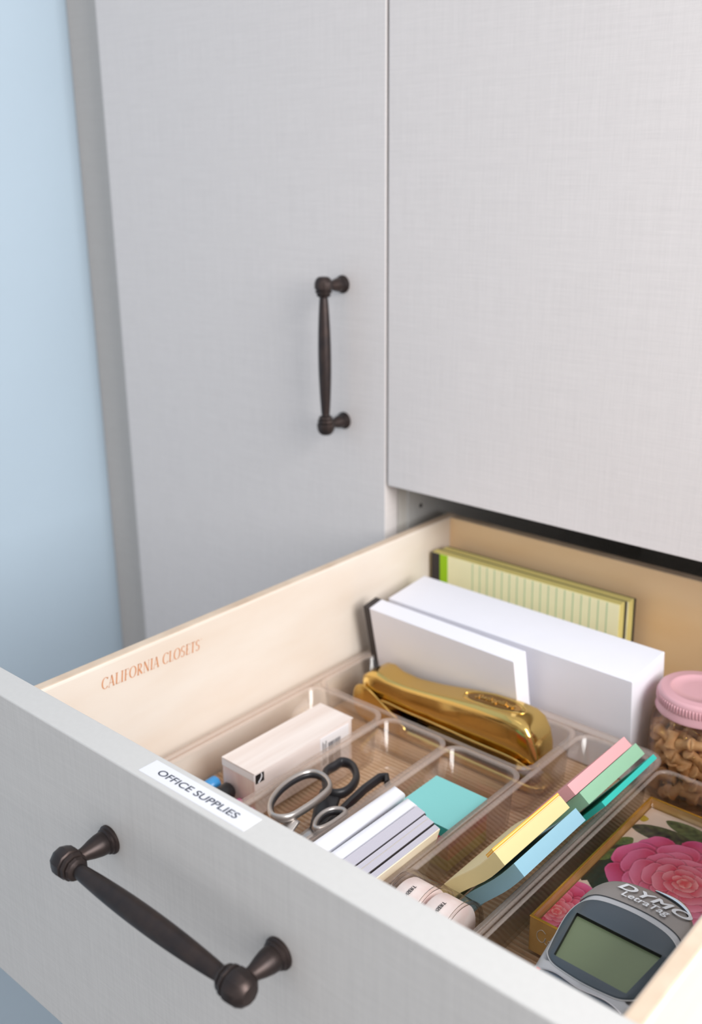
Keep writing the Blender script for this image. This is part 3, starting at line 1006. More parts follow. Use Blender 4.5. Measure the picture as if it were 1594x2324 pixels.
def stapler():
    ax = Matrix.Translation((sx0, -0.1030, ZI)) @ Matrix.Rotation(-0.010, 4, 'Z')
    t = tag(empty('stapler', (0.155, -0.105, ZI)), 'shiny gold metal stapler lying in the rear compartment of the tray', 'stapler')
    L = 0.180

    def loft(name, secs, m, n=20, power=2.6, smooth=True):
        """secs: (x, half width, z low, z high); sections are arched above, flat below"""
        vs, fs = [], []
        for x, w, z0, z1 in secs:
            for k in range(n + 1):
                a = PI * k / n
                c, s = math.cos(a), math.sin(a)
                yy = w * (abs(c) ** (2 / power)) * (1 if c >= 0 else -1)
                zz = z0 + (z1 - z0) * (abs(s) ** (2 / power))
                vs.append(ax @ Vector((x, yy, zz)))
        q = n + 1
        for i in range(len(secs) - 1):
            for k in range(n):
                fs.append((i * q + k, i * q + k + 1, (i + 1) * q + k + 1, (i + 1) * q + k))
            fs.append((i * q, (i + 1) * q, (i + 1) * q + n, i * q + n))
        fs.append(tuple(range(q)))
        fs.append(tuple((len(secs) - 1) * q + k for k in range(q))[::-1])
        return obj(name, vs, fs, m, t, smooth=smooth)
    # base: long low plate, upturned cheeks at the rear
    loft('base', [(0.004, 0.011, 0.0, 0.004), (0.010, 0.0155, 0.0, 0.008), (0.030, 0.0165, 0.0, 0.009), (0.060, 0.0165, 0.0, 0.0085), (0.120, 0.0160, 0.0, 0.0075), (0.165, 0.0160, 0.0, 0.0075), (0.178, 0.0140, 0.0, 0.006), (0.184, 0.009, 0.0, 0.004)], M_gold, power=5)
    for s in (-1, 1):
        pts = [(0.002, 0.006), (-0.002, 0.018), (0.000, 0.030), (0.006, 0.0345), (0.016, 0.0330), (0.034, 0.0230), (0.050, 0.0150), (0.056, 0.0080), (0.050, 0.004), (0.020, 0.002)]
        P = catmull([Vector((a, 0, b)) for a, b in pts], True, 4)
        vs = [ax @ Vector((p.x, s * 0.0150, p.z)) for p in P] + [ax @ Vector((p.x, s * 0.0172, p.z)) for p in P]
        n = len(P)
        fs = [tuple(range(n)), tuple(range(2 * n - 1, n - 1, -1))] + [(k, (k + 1) % n, n + (k + 1) % n, n + k) for k in range(n)]
        o = obj('hinge_cheek', vs, fs, M_gold, t)
        bv = o.modifiers.new('bevel', 'BEVEL')
        bv.width = 0.0007
        bv.segments = 2
    # magazine channel
    loft('magazine', [(0.020, 0.0085, 0.014, 0.028), (0.060, 0.0085, 0.0165, 0.030), (0.150, 0.0085, 0.021, 0.034), (0.176, 0.0085, 0.0225, 0.034), (0.179, 0.0075, 0.024, 0.031)], M_gold_dark, power=8)
    # arm: long gold cover that broadens toward the head
    arm = [(-0.001, 0.0040, 0.026, 0.034), (0.001, 0.0090, 0.0235, 0.0385), (0.006, 0.0130, 0.0225, 0.0425), (0.014, 0.0148, 0.0230, 0.0480), (0.022, 0.0142, 0.0240, 0.0490), (0.032, 0.0128, 0.0245, 0.0460),
           (0.050, 0.0125, 0.0235, 0.0455), (0.075, 0.0132, 0.0240, 0.0485), (0.100, 0.0150, 0.0250, 0.0530), (0.125, 0.0166, 0.0255, 0.0570), (0.150, 0.0172, 0.0260, 0.0585), (0.163, 0.0172, 0.0255, 0.0575), (0.170, 0.0166, 0.0235, 0.0545), (0.1755, 0.0150, 0.0210, 0.0470), (0.179, 0.0125, 0.0205, 0.0380), (0.1805, 0.0100, 0.0215, 0.0300)]
    ar = loft('arm', arm, M_gold, n=40, power=7.0)
    # raised side moulding along both flanks
    for s in (-1, 1):
        v, f = tube_data(catmull([ax @ Vector((x, s * (w + 0.0004), z0 + 0.0008)) for x, w, z0, z1 in arm[3:15]], False, 4), 0.0011, 0.0011, False, 8)
        obj('side_bead', v, f, M_gold, t, smooth=True)
    # oval badge with raised ring and script on top of the head
    def top_z(x):
        for (xa, _, _, za), (xb, _, _, zb) in zip(arm, arm[1:]):
            if xa <= x <= xb:
                return za + (zb - za) * (x - xa) / (xb - xa)
        return 0.05

    def flat(x, y):
        return top_z(x) - 0.0010 * (abs(y) / 0.012) ** 4
    ring = [ax @ Vector((0.132 + 0.0290 * math.cos(a), 0.0098 * math.sin(a), flat(0.132 + 0.0290 * math.cos(a), 0.0098 * math.sin(a)) + 0.0002)) for a in [2 * PI * k / 48 for k in range(48)]]
    v, f = tube_data(ring, 0.0006, 0.0006, True, 8)
    obj('badge_ring', v, f, M_gold, t, smooth=True)
    n = 48
    vs = [ax @ Vector((0.132, 0, flat(0.132, 0) + 0.0003))]
    for rr in (0.5, 0.86):
        for k in range(n):
            a = 2 * PI * k / n
            x, y = 0.132 + 0.0290 * rr * math.cos(a), 0.0098 * rr * math.sin(a)
            vs.append(ax @ Vector((x, y, flat(x, y) + 0.0003)))
    fs = [(0, 1 + k, 1 + (k + 1) % n) for k in range(n)] + [(1 + k, 1 + n + k, 1 + n + (k + 1) % n, 1 + (k + 1) % n) for k in range(n)]
    obj('badge_plate', vs, fs, M_gold_dark, t, smooth=True)
    text_mesh('embossed_script', 'Swingline', 0.0085, M_gold, t, extrude=0.0003, shear=0.35, offset=0.00012, align='CENTER',
              warp=lambda co: ax @ Vector((0.132 + co.x * 1.12, co.y - 0.0025, flat(0.132 + co.x * 1.12, co.y - 0.0025) + 0.0006 + co.z)))
    # anvil plate and spring clip
    bm = box_bm(0.160, 0.176, -0.0075, 0.0075, 0.0076, 0.0086, bev=0.0003, M=ax)
    me = bpy.data.meshes.new('anvil')
    bm.to_mesh(me)
    bm.free()
    link('anvil', me, M_steel, t)
    obox('spring_clip', (0.046, 0.060, -0.0145, 0.0145, 0.0085, 0.0150), [M_black], t, M=ax, bev=0.0006)
    obox('slot', (0.138, 0.147, -0.00865, -0.0084, 0.0245, 0.0270), [M_black], t, M=ax)


stapler()

# ------------------------------------------------------------------ jar of wooden push pins
JX, JY = 0.3312, -0.0330
MJ = Matrix.Translation((JX, JY, 0))
jar = tag(empty('jar', (JX, JY, ZM)), 'clear round jar with a dusty pink screw lid, full of wooden push pins', 'jar')
zb, zt = ZM + 0.0003, -0.1005
RJ = 0.0350
lathe('jar_glass', [(RJ - 0.006, zb), (RJ - 0.002, zb + 0.0006), (RJ, zb + 0.004), (RJ, zt - 0.018), (RJ - 0.0012, zt - 0.010), (RJ - 0.0045, zt - 0.004), (RJ - 0.0055, zt), (RJ - 0.0055, zt + 0.010),
                    (RJ - 0.0070, zt + 0.010), (RJ - 0.0070, zt), (RJ - 0.0060, zt - 0.005), (RJ - 0.0028, zt - 0.011), (RJ - 0.0016, zt - 0.018), (RJ - 0.0016, zb + 0.005), (RJ - 0.004, zb + 0.0022)], M_jar, jar, n=64, M=MJ)
M_lid = mat('dusty_pink_lid', (222, 172, 180), 0.38, noise=0.02, scale=60)
zl = -0.0850
RL = 0.0317
lid = lathe('lid', [(RL - 0.002, zl - 0.0165), (RL + 0.0003, zl - 0.0165), (RL + 0.0006, zl - 0.0155), (RL - 0.0002, zl - 0.0140), (RL - 0.0004, zl - 0.0035), (RL - 0.0009, zl - 0.0014), (RL - 0.0024, zl - 0.0002), (RL - 0.0034, zl),
                    (RL * 0.72 + 0.0006, zl - 0.0002), (RL * 0.70, zl + 0.0003), (RL * 0.68, zl - 0.0010), (RL * 0.4, zl - 0.0012), (0.0005, zl - 0.0012)], M_lid, jar, n=72, M=MJ)
parts = []
for k in range(84):
    a = 2 * PI * k / 84
    c = Vector((JX + RL * math.cos(a), JY + RL * math.sin(a), 0))
    parts.append(lathe_data([(0.0003, zl - 0.0100), (0.0008, zl - 0.0090), (0.0008, zl - 0.0046), (0.0003, zl - 0.0036)], 5, Matrix.Translation((c.x - 0.0003 * math.cos(a), c.y - 0.0003 * math.sin(a), 0))))
v, f = join_data(parts)
tag(obj('grip_ridges', v, f, M_lid, lid, smooth=True), kind='stuff')

# the pins: one spool-shaped pin copied
M_pin = mat('pin_wood', (222, 180, 128), 0.6, noise=1, rgb2=(206, 158, 104), scale=220)
pv, pf = join_data([lathe_data([(0.0034, -0.0062), (0.0040, -0.0058), (0.0040, -0.0046), (0.0033, -0.0024), (0.0031, 0.0), (0.0036, 0.0036), (0.0044, 0.0052), (0.0044, 0.0062), (0.0036, 0.0066)], 10),
                    lathe_data([(0.0005, -0.0130), (0.0005, -0.0060)], 5)])
pme = bpy.data.meshes.new('push_pin')
pme.from_pydata([tuple(v) for v in pv], [], pf)
nh = 9 * 10
pme.materials.append(M_pin)
pme.materials.append(M_gold)
for p in pme.polygons:
    p.use_smooth = True
    if min(p.vertices) >= nh:
        p.material_index = 1
placed = []
rnd = random.Random(3)
tries = 0
zt_pins = -0.118
while len(placed) < 190 and tries < 60000:
    tries += 1
    a = rnd.uniform(0, 2 * PI)
    outer = rnd.random() < 0.75
    r = (RJ - 0.0080) if outer else (RJ - 0.0085) * math.sqrt(rnd.random())
    z = rnd.uniform(zb + 0.0070, zt_pins)
    p = Vector((JX + r * math.cos(a), JY + r * math.sin(a), z))
    if all((p - q).length > 0.0084 for q in placed):
        placed.append(p)
placed.sort(key=lambda p: p.z)
for i, p in enumerate(placed):
    o = bpy.data.objects.new('push_pin', pme)
    col.objects.link(o)
    o.location = p
    o.scale = (1.15, 1.15, 1.08)
    rad = Vector((p.x - JX, p.y - JY, 0))
    edge = rad.length > RJ - 0.012
    if edge:   # lie against the wall of the jar
        tdir = Vector((-rad.y, rad.x, 0)).normalized()
        th = rnd.uniform(0, 2 * PI)
        dvec = tdir * math.cos(th) + Vector((0, 0, 1)) * math.sin(th) - rad.normalized() * 0.35
        dvec = -dvec if dvec.dot(rad) < 0 and False else dvec
        o.rotation_euler = dvec.to_track_quat('-Z', 'Y').to_euler() if False else (-dvec).to_track_quat('Z', 'Y').to_euler()
    else:
        o.rotation_euler = (rnd.uniform(0, 6.2), rnd.uniform(0, 6.2), rnd.uniform(0, 6.2))
    tag(o, 'small wooden spool-shaped push pin inside the pink-lidded jar', 'push pin', 'wooden push pins in the jar')

# ------------------------------------------------------------------ gold box of floral note cards
GX0, GX1, GY0, GY1 = 0.3278, 0.4430, -0.2612, -0.0990
GZ0, GZ1 = ZI + 0.0002, -0.1460
gb = tag(empty('card_box', (0.385, -0.18, GZ0)), 'gold paper box of floral note cards under the label maker', 'box')
M_gp = mat('gold_paper', (226, 186, 118), 0.5, metal=0.1, noise=1, rgb2=(206, 160, 92), scale=50)
M_gp_in = mat('gold_paper_inner', (206, 164, 120), 0.35, metal=0.3)
M_gp_e = mat('gold_foil_edge', (232, 178, 70), 0.25, metal=0.8)
wt = 0.0011
for b in ((GX0, GX1, GY0, GY0 + wt), (GX0, GX1, GY1 - wt, GY1), (GX0, GX0 + wt, GY0 + wt, GY1 - wt), (GX1 - wt, GX1, GY0 + wt, GY1 - wt)):
    w = obox('box_wall', (*b, GZ0, GZ1), [M_gp], gb, bev=0.0002, seg=1)
obox('box_bottom', (GX0 + wt, GX1 - wt, GY0 + wt, GY1 - wt, GZ0, GZ0 + 0.001), [M_gp], gb)
ring = []
for ins, z in ((-0.0003, GZ1), (0.0014, GZ1), (0.0012, GZ1 + 0.0005), (0.0, GZ1 + 0.0005)):
    ring.append([(a, b, z) for a, b in ((GX0 + ins, GY0 + ins), (GX1 - ins, GY0 + ins), (GX1 - ins, GY1 - ins), (GX0 + ins, GY1 - ins))])
vs = [p for L in ring for p in L]
fs = [(i * 4 + k, i * 4 + (k + 1) % 4, ((i + 1) % 4) * 4 + (k + 1) % 4, ((i + 1) % 4) * 4 + k) for i in range(4) for k in range(4)]
obj('gold_edge', vs, fs, M_gp_e, gb)
# handwriting on the short gold wall
def stroke(pts, r=0.00028, M=None, sub=6):
    return tube_data(catmull([Vector(p) for p in pts], False, sub), r, r, False, 6, up=(0, 1, 0))


gx, gz = 0.3330, -0.1600
ga = [stroke([(gx + 0.0062, GY0 - 0.0002, gz + 0.0066), (gx + 0.0035, GY0 - 0.0002, gz + 0.0080), (gx + 0.0006, GY0 - 0.0002, gz + 0.0050), (gx + 0.0008, GY0 - 0.0002, gz + 0.0008), (gx + 0.0036, GY0 - 0.0002, gz - 0.0008),
              (gx + 0.0060, GY0 - 0.0002, gz + 0.0014), (gx + 0.0062, GY0 - 0.0002, gz + 0.0034), (gx + 0.0054, GY0 - 0.0002, gz + 0.0004), (gx + 0.0074, GY0 - 0.0002, gz - 0.0010)]),
      stroke([(gx + 0.0108, GY0 - 0.0002, gz + 0.0022), (gx + 0.0088, GY0 - 0.0002, gz + 0.0028), (gx + 0.0080, GY0 - 0.0002, gz + 0.0006), (gx + 0.0098, GY0 - 0.0002, gz - 0.0004), (gx + 0.0110, GY0 - 0.0002, gz + 0.0020), (gx + 0.0114, GY0 - 0.0002, gz - 0.0004), (gx + 0.0130, GY0 - 0.0002, gz + 0.0006)])]
v, f = join_data(ga)
o = obj('handwriting', v, f, mat('silver_script', (222, 214, 200), 0.4, metal=0.3), gb, smooth=True)
o['label'] = 'pale script letters Ga'

# note card with printed peonies: colours computed on a fine flat grid
def floral():
    x0, x1, y0, y1 = GX0 + 0.0022, GX1 - 0.0022, GY0 + 0.0022, GY1 - 0.0022
    st = 0.00036
    nx, ny = int((x1 - x0) / st), int((y1 - y0) / st)
    X, Y = np.meshgrid(np.linspace(x0, x1, nx), np.linspace(y0, y1, ny))
    C = np.zeros((ny, nx, 3))
    C[:] = lin((240, 226, 214))
    rng = np.random.RandomState(4)

    def noise(sc, seed):
        r = np.random.RandomState(seed)
        out = np.zeros_like(X)
        for _ in range(6):
            a, p = r.uniform(0, 6.28), r.uniform(0, 6.28)
            k = sc * r.uniform(0.6, 1.6)
            out += np.sin((X * math.cos(a) + Y * math.sin(a)) * k + p)
        return out / 6

    def leaf(ax_, ay_, bx_, by_, w, c1, c2):
        dx, dy = bx_ - ax_, by_ - ay_
        L = math.hypot(dx, dy)
        u = ((X - ax_) * dx + (Y - ay_) * dy) / L / L
        v = (-(X - ax_) * dy + (Y - ay_) * dx) / L
        u_ = np.clip(u, 0, 1)
        hw = w * np.sin(np.pi * u_ ** 0.8) ** 0.75
        m = (u > 0) & (u < 1) & (np.abs(v) < hw)
        sh = np.clip(np.abs(v) / (hw + 1e-6), 0, 1)
        vein = 0.5 + 0.5 * np.sin(u * 46 + sh * 6)
        t = (0.35 * sh + 0.25 * vein + 0.3 * noise(900, 5))[..., None]
        c = np.array(lin(c1)) * (1 - t) + np.array(lin(c2)) * t
        C[m] = c[m]

    def petal(px, py, ang, ln, wd, base, tip, seed):
        """one scalloped petal: deep at its root, pale towards a thin light lip"""
        ca, sa = math.cos(ang), math.sin(ang)
        u = ((X - px) * ca + (Y - py) * sa) / ln
        v = (-(X - px) * sa + (Y - py) * ca) / wd
        lip = 1 - 0.035 * np.cos(v * 7 + seed) - 0.05 * np.exp(-(v * 5) ** 2) * (seed % 2)
        w = np.sqrt(np.clip(1 - ((u - 0.5) / 0.52) ** 2, 0, 1))
        w = np.where(u < 0.5, 0.45 + 0.55 * w, w)
        rr = np.maximum(np.abs(v) / (w + 1e-6), np.where(u > 0.5, np.hypot((u - 0.5) / 0.5, v) / lip, 0))
        m = (u > -0.2) & (rr < 1)
        dark = (u > -0.2) & (rr >= 1) & (rr < 1.10)
        C[dark] *= 0.72
        t = np.clip((u - 0.15) * 1.25, 0, 1) ** 1.2
        t = np.clip(t * (1 - 0.35 * np.clip(np.abs(v) - 0.35, 0, 1)) + 0.05 * noise(2500, 9), 0, 1)
        t = np.where(rr > 0.90, np.clip(t + 0.25, 0, 1), t)[..., None]
        c = np.array(lin(base)) * (1 - t) + np.array(lin(tip)) * t
        C[m] = c[m]

    def peony(px, py, R, seed):
        r = np.random.RandomState(seed)
        rings = [(1.0, 9, 0.36), (0.84, 8, 0.34), (0.68, 8, 0.29), (0.54, 7, 0.25), (0.41, 7, 0.19), (0.29, 6, 0.15), (0.18, 5, 0.11), (0.09, 4, 0.07)]
        for i, (rr, cnt, sz) in enumerate(rings):
            f = i / (len(rings) - 1)
            base = np.array((206, 0, 84)) * (1 - f) + np.array((236, 84, 96)) * f
            tip = np.array((242, 118, 180)) * (1 - f) + np.array((253, 190, 188)) * f
            ph = r.uniform(0, 6)
            for k in range(cnt):
                a = ph + 2 * PI * k / cnt + r.uniform(-0.2, 0.2)
                s = sz * R * r.uniform(0.85, 1.2)
                q = rr * R * r.uniform(0.94, 1.04) - s
                petal(px + q * math.cos(a), py + q * math.sin(a) * 0.92, a + r.uniform(-0.35, 0.35), s * 1.1, s * r.uniform(0.78, 1.0), base, tip + r.uniform(-10, 6), k + seed)
    DG, MG, LG = (40, 52, 34), (86, 104, 62), (126, 150, 70)
    OL = (66, 62, 40)
    leaf(0.3290, -0.1300, 0.3790, -0.1200, 0.0085, (38, 52, 44), (104, 118, 70))
    leaf(0.3450, -0.1090, 0.3900, -0.1130, 0.0070, (58, 82, 52), (120, 140, 84))
    leaf(0.3800, -0.1020, 0.4200, -0.1300, 0.0090, DG, MG)
    leaf(0.3360, -0.1420, 0.3290, -0.1640, 0.0050, MG, LG)
    leaf(0.3400, -0.1500, 0.3310, -0.2040, 0.0110, (48, 50, 34), OL)
    leaf(0.3300, -0.1720, 0.3440, -0.2080, 0.0100, (42, 44, 30), OL)
    leaf(0.3290, -0.1780, 0.3330, -0.1600, 0.0040, MG, LG)
    leaf(0.3285, -0.1180, 0.3350, -0.1150, 0.0040, (206, 188, 66), (188, 164, 50))
    leaf(0.3700, -0.2100, 0.4100, -0.2400, 0.0120, DG, MG)
    leaf(0.4100, -0.2000, 0.4380, -0.2500, 0.0120, DG, MG)
    peony(0.3340, -0.2400, 0.0340, 21)
    peony(0.3830, -0.1640, 0.0475, 8)
    peony(0.4300, -0.2350, 0.0300, 3)
    vs = np.stack([X, Y, np.full_like(X, -0.1530)], -1).reshape(-1, 3)
    idx = np.arange(nx * ny).reshape(ny, nx)
    fs = np.stack([idx[:-1, :-1], idx[:-1, 1:], idx[1:, 1:], idx[1:, :-1]], -1).reshape(-1, 4)
    me = bpy.data.meshes.new('note_card')
    me.vertices.add(len(vs))
    me.vertices.foreach_set('co', vs.ravel())
    me.loops.add(fs.size)
    me.loops.foreach_set('vertex_index', fs.ravel().astype(np.int32))
    me.polygons.add(len(fs))
    me.polygons.foreach_set('loop_start', (np.arange(len(fs)) * 4).astype(np.int32))
    me.polygons.foreach_set('loop_total', np.full(len(fs), 4, dtype=np.int32))
    me.update(calc_edges=True)
    ca = me.color_attributes.new('print', 'FLOAT_COLOR', 'POINT')
    ca.data.foreach_set('color', np.concatenate([C.reshape(-1, 3), np.ones((nx * ny, 1))], 1).ravel().astype(np.float32))
    o = link('note_card', me, vcol_mat('floral_print', 0.55), gb)
    o['label'] = 'top note card printed with large pink peonies and green leaves'
    obox('card_stack', (x0, x1, y0, y1, GZ0 + 0.0012, -0.1532), [mat('card_edges', (232, 222, 210), 0.8)], gb)


floral()
# clear lid tray that sits inside the gold rim
v, f = bucket_data(GX0 + 0.0013, GX1 - 0.0013, GY0 + 0.0013, GY1 - 0.0013, GZ1 - 0.0004, -0.1527, r=0.002, draft=0.0006, th=0.0005, lip=0.0003)
obj('clear_lid', v, f, clear('acetate', tint=(0.985, 0.98, 0.975), edge=(0.9, 0.8, 0.74)), gb, smooth=False)

# ------------------------------------------------------------------ hand-held label maker
def label_maker():
    k = 0.147
    vv = Vector((0, 1, k)).normalized()
    nn = Vector((0, -k, 1)).normalized()
    O = Vector((0.4 - 0.0025, -0.31, -0.097 + k * (-0.05)))
    M = Matrix.Translation(O) @ Matrix((Vector((1, 0, 0)), vv, nn)).transposed().to_4x4()
    t = tag(empty('label_maker', (0.398, -0.33, ZI)), 'silver grey hand-held label maker with a green screen, resting on the gold box', 'label maker')

    def H(u, v):
        z = -0.0012 * (u / 0.031) ** 2 - 0.0045 * (abs(u) / 0.031) ** 6
        if v > 0.034:
            z -= ((v - 0.034) / 0.031) ** 2 * 0.0075
        if v < -0.02:
            z -= (-(v + 0.02)) * 0.10
        return z
    half = [(0.0, 0.0660), (0.0120, 0.0645), (0.0210, 0.0600), (0.0270, 0.0520), (0.0303, 0.0400), (0.0318, 0.0280), (0.0315, 0.0180), (0.0302, 0.0040), (0.0283, -0.0100), (0.0268, -0.0220), (0.0262, -0.0400), (0.0270, -0.0700), (0.0265, -0.0980), (0.0200, -0.1090), (0.0, -0.1120)]
    out = half + [(-a, b) for a, b in half[-2:0:-1]]
    P = [(p.x, p.y) for p in catmull([Vector((a, b, 0)) for a, b in out], True, 5)]
    n = len(P)
    c = (0.0, -0.015)
    vs, fs = [], []
    rings = []
    for r in [0.04 * i for i in range(1, 21)] + [0.83, 0.86, 0.89, 0.92, 0.95, 0.975, 1.0]:
        L = []
        for a, b in P:
            u, v = c[0] + (a - c[0]) * r, c[1] + (b - c[1]) * r
            z = H(u, v) - 0.0018 * max(0, (r - 0.85) / 0.15) ** 2 * 1.0
            if abs(u) < 0.0262 and -0.0130 < v < 0.0262:      # well that holds the screen
                z = min(z, -0.0040)
            L.append((u, v, z))
        rings.append(L)
    for r, dz in ((1.012, -0.004), (1.015, -0.012), (1.005, -0.026), (0.985, -0.038), (0.94, -0.0440), (0.85, -0.0460)):
        rings.append([(c[0] + (a - c[0]) * r, c[1] + (b - c[1]) * r, H(a, b) * (0.3 if r < 1 else 0.8) + dz) for a, b in P])
    vs = [M @ Vector(p) for L in rings for p in L]
    for i in range(len(rings) - 1):
        for q in range(n):
            fs.append((i * n + q, i * n + (q + 1) % n, (i + 1) * n + (q + 1) % n, (i + 1) * n + q))
    fs.append(tuple(range(n)))
    fs.append(tuple((len(rings) - 1) * n + q for q in range(n))[::-1])
    obj('body', vs, fs, mat('silver_grey_plastic', (186, 188, 192), 0.38, metal=0.15), t, smooth=True)
    # head cover is a warmer grey shell above the seam
    M_head = mat('warm_grey_plastic', (150, 145, 142), 0.36, metal=0.35)
    seam = [(-0.0303, 0.0335), (-0.0265, 0.0375), (-0.0200, 0.0402), (-0.0060, 0.0418), (0.0080, 0.0418), (0.0205, 0.0398), (0.0268, 0.0375), (0.0303, 0.0335)]
    sc_ = catmull([Vector((a, b, 0)) for a, b in seam], False, 6)
    v, f = tube_data([M @ Vector((p.x, p.y, H(p.x, p.y) + 0.0002 - 0.0018 * max(0, (abs(p.x) / 0.031 - 0.85) / 0.15) ** 2)) for p in sc_], 0.00035, 0.0003, False, 6, up=nn)
    obj('seam', v, f, mat('dark_seam', (60, 62, 66), 0.6), t, smooth=True)
    # head shell: rows from the seam to the top outline
    top = [p for p in P if p[1] > 0.0330]
    lft = sorted([p for p in top], key=lambda p: p[0])
    rows = 12
    vs, fs = [], []
    m_ = 40
    def out_at(s):
        # outline point from the left seam end over the top to the right seam end
        q = s * (len(lft) - 1)
        i = min(int(q), len(lft) - 2)
        f_ = q - i
        return (lft[i][0] + (lft[i + 1][0] - lft[i][0]) * f_, lft[i][1] + (lft[i + 1][1] - lft[i][1]) * f_)
    for j in range(m_ + 1):
        s = j / m_
        a = out_at(s)
        q = s * (len(sc_) - 1)
        i = min(int(q), len(sc_) - 2)
        b = sc_[i] + (sc_[i + 1] - sc_[i]) * (q - i)
        for w in range(rows + 1):
            r = w / rows
            u, v = b.x + (a[0] - b.x) * r, b.y + 0.0004 + (a[1] - b.y - 0.0004) * r
            z = H(u, v) + 0.00025
            ed = max(0, (r - 0.8) / 0.2)
            vs.append(M @ Vector((u * (1 + 0.006 * ed), v + 0.0004 * ed, z - 0.0018 * ed * ed)))
    for j in range(m_):
        for w in range(rows):
            a = j * (rows + 1) + w
            fs.append((a, a + 1, a + rows + 2, a + rows + 1))
    obj('head_cover', vs, fs, M_head, t, smooth=True)
    # bezel
    hb = [(0.0, -0.0176), (0.0126, -0.0166), (0.0194, -0.0148), (0.0243, -0.0105), (0.0258, -0.0060), (0.0284, 0.0055), (0.0307, 0.0173), (0.0309, 0.0245), (0.0284, 0.0306), (0.0225, 0.0345), (0.0128, 0.0366), (0.0, 0.0375)]
    ob = hb + [(-a, b) for a, b in hb[-2:0:-1]]
    B = [(p.x, p.y) for p in catmull([Vector((a, b, 0)) for a, b in ob], True, 5)]
    scr = [(-0.0205, -0.0110), (0.0205, -0.0110), (0.0248, 0.0205), (-0.0248, 0.0205)]

    def to_screen(p):
        """where the ray from the bezel centre through p leaves the screen opening"""
        cx_, cy_ = 0.0, 0.005
        dx, dy = p[0] - cx_, p[1] - cy_
        best = 1e9
        for i in range(4):
            (ax_, ay_), (bx_, by_) = scr[i], scr[(i + 1) % 4]
            ex, ey = bx_ - ax_, by_ - ay_
            den = dx * ey - dy * ex
            if abs(den) < 1e-12:
                continue
            s = ((ax_ - cx_) * ey - (ay_ - cy_) * ex) / den
            if s > 0:
                best = min(best, s)
        best = min(best, 0.93)
        return (cx_ + dx * best, cy_ + dy * best)
    rings = []
    rings.append([(a * 1.004, b * 1.004, H(a, b) - 0.0004) for a, b in B])
    rings.append([(a, b, H(a, b) + 0.0007) for a, b in B])
    rings.append([(a * 0.975, b * 0.975 + 0.0002, H(a, b) * 0.9 + 0.0012) for a, b in B])
    I = [to_screen(p) for p in B]
    rings.append([(b[0] * 0.25 + i[0] * 0.75, b[1] * 0.25 + i[1] * 0.75, 0.0008 + H(b[0], b[1]) * 0.25) for b, i in zip(B, I)])
    rings.append([(i[0], i[1], 0.0006) for i in I])
    n = len(B)
    vs = [M @ Vector(p) for L in rings for p in L]
    fs = [(i * n + q, i * n + (q + 1) % n, (i + 1) * n + (q + 1) % n, (i + 1) * n + q) for i in range(len(rings) - 1) for q in range(n)]
    bz = obj('bezel', vs, fs, mat('slate_blue_plastic', (68, 80, 90), 0.35), t, smooth=True)
    rim = [(a * 1.008, b * 1.008, H(a, b) + 0.0001) for a, b in B]
    v, f = tube_data([M @ Vector(p) for p in rim], 0.00045, 0.0004, True, 6, up=nn)
    obj('bezel_trim', v, f, mat('pale_trim', (206, 208, 210), 0.3, metal=0.4), t, smooth=True)
    vs = [M @ Vector((i[0], i[1], 0.0006)) for i in I] + [M @ Vector((i[0] * 0.985, 0.005 + (i[1] - 0.005) * 0.985, -0.0016)) for i in I]
    fs = [(q, (q + 1) % n, n + (q + 1) % n, n + q) for q in range(n)]
    obj('screen_recess', vs, fs, M_black, t)
    vs = [M @ Vector((a * 0.985, 0.005 + (b - 0.005) * 0.985, -0.00155)) for a, b in scr]
    vs += [M @ Vector((a * 0.985, 0.005 + (b - 0.005) * 0.985, -0.0022)) for a, b in scr]
    o = obj('screen', vs, [(0, 1, 2, 3), (7, 6, 5, 4), (0, 4, 5, 1), (1, 5, 6, 2), (2, 6, 7, 3), (3, 7, 4, 0)], mat('lcd_green', (112, 126, 96), 0.25), t)
    o['label'] = 'blank grey-green LCD screen'
    # lettering on the head
    ink2 = mat('white_print', (228, 230, 234), 0.5)
    def on(co, du, dv, s, rot=0.0):
        u, v = co.x * s, co.y
        u, v = u * math.cos(rot) - v * math.sin(rot) + du, u * math.sin(rot) + v * math.cos(rot) + dv
        return M @ Vector((u, v, H(u, v) + 0.0012 + co.z))
    a = text_mesh('lettering', 'DYMO', 0.0100, ink2, t, shear=0.25, bold=((0.0003, 0), (0.0006, 0), (0.0003, 0.00025)), space=1.12, align='CENTER', warp=lambda co: on(co, 0.0030, 0.0512, 1.32))
    b = text_mesh('lettering', 'LetraTag', 0.0066, ink2, t, shear=0.2, bold=((0.0002, 0), (0.0002, 0.00015)), align='CENTER', warp=lambda co: on(co, 0.0010, 0.0460, 1.15))
    # chrome lipped label slot at the top of the head
    pts = [(-0.001, 0.0662), (0.007, 0.0658), (0.014, 0.0642), (0.0205, 0.0606), (0.0250, 0.0560)]
    Pc = catmull([Vector((x, y, 0)) for x, y in pts], False, 5)
    m2 = len(Pc)
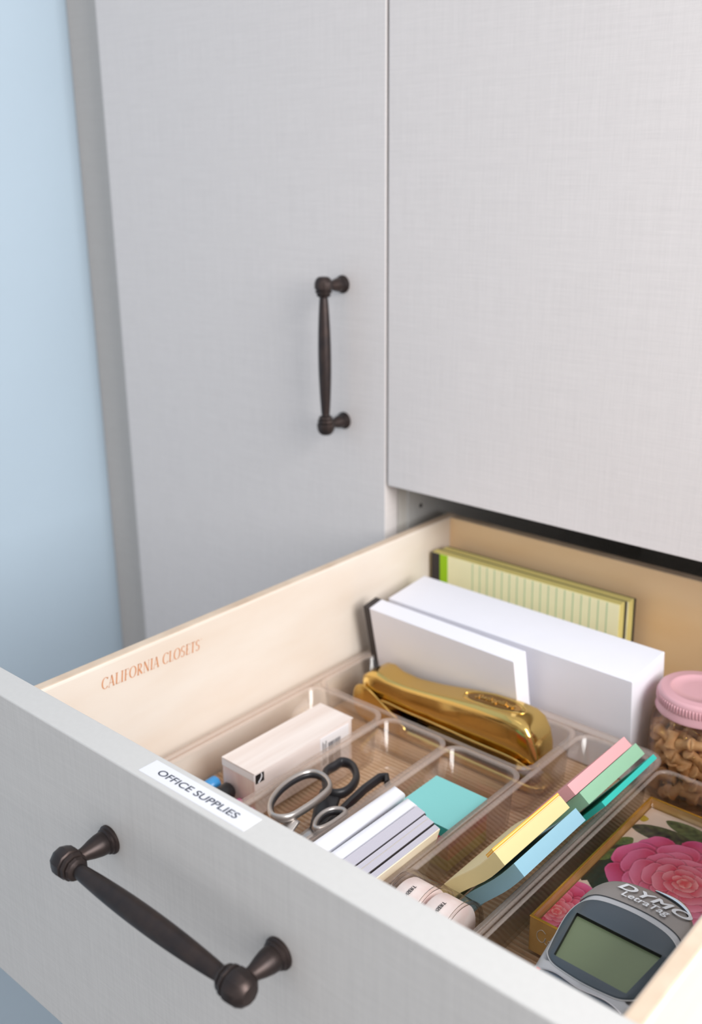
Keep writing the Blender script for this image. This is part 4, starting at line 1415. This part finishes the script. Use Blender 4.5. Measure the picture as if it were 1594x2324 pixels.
    rad = [0.25 + math.sin(PI * i / (m2 - 1)) for i in range(m2)]
    v, f = tube_data([M @ Vector((p.x, p.y, H(p.x, p.y) + 0.0004)) for p in Pc], 0.0012, 0.0012, False, 8, up=nn, radii=rad)
    obj('chrome_lip', v, f, mat('chrome', (225, 225, 230), 0.08, metal=1.0), t, smooth=True)
    v, f = tube_data([M @ Vector((p.x * 0.955, p.y - 0.0012, H(p.x, p.y) + 0.0007)) for p in Pc], 0.0007, 0.0006, False, 8, up=nn, radii=rad)
    obj('label_slot', v, f, M_black, t, smooth=True)
    # keypad plate below the screen
    pts = [(-0.0240, -0.0215), (-0.0140, -0.0200), (0.0, -0.0215), (0.014, -0.0200), (0.0240, -0.0215)]
    Pc = catmull([Vector((x, y, 0)) for x, y in pts], False, 6)
    for nm, dy, rr, mm in (('chrome_line', 0.0, 0.0005, M_steel),):
        v, f = tube_data([M @ Vector((p.x, p.y + dy, H(p.x, p.y) + 0.0003)) for p in Pc], rr, rr, False, 6, up=nn)
        obj(nm, v, f, mm, t, smooth=True)
    vs, fs = [], []
    for p in Pc:
        for w in range(9):
            y = p.y - 0.0008 - w * 0.0095
            u = p.x * 0.97
            vs.append(M @ Vector((u, y, H(u, y) + 0.0005)))
    for i in range(len(Pc) - 1):
        for w in range(8):
            a = i * 9 + w
            fs.append((a, a + 1, a + 10, a + 9))
    obj('keypad_plate', vs, fs, mat('slate_keypad', (62, 78, 96), 0.4), t, smooth=True)
    M_key = mat('pale_key', (210, 214, 220), 0.4)
    for r in range(5):
        for q in range(5):
            u, y = -0.0180 + q * 0.0090, -0.0330 - r * 0.0120
            z = H(u, y)
            obox('key', (u - 0.0030, u + 0.0030, y - 0.0026, y + 0.0026, z + 0.0004, z + 0.0016), [M_key], t, M=M, bev=0.0006)
    u, y = -0.0232, -0.0222
    obox('key', (u - 0.0012, u + 0.0012, y - 0.001, y + 0.001, H(u, y), H(u, y) + 0.0010), [mat('red_key', (220, 70, 70), 0.4)], t, M=M, bev=0.0004)


label_maker()
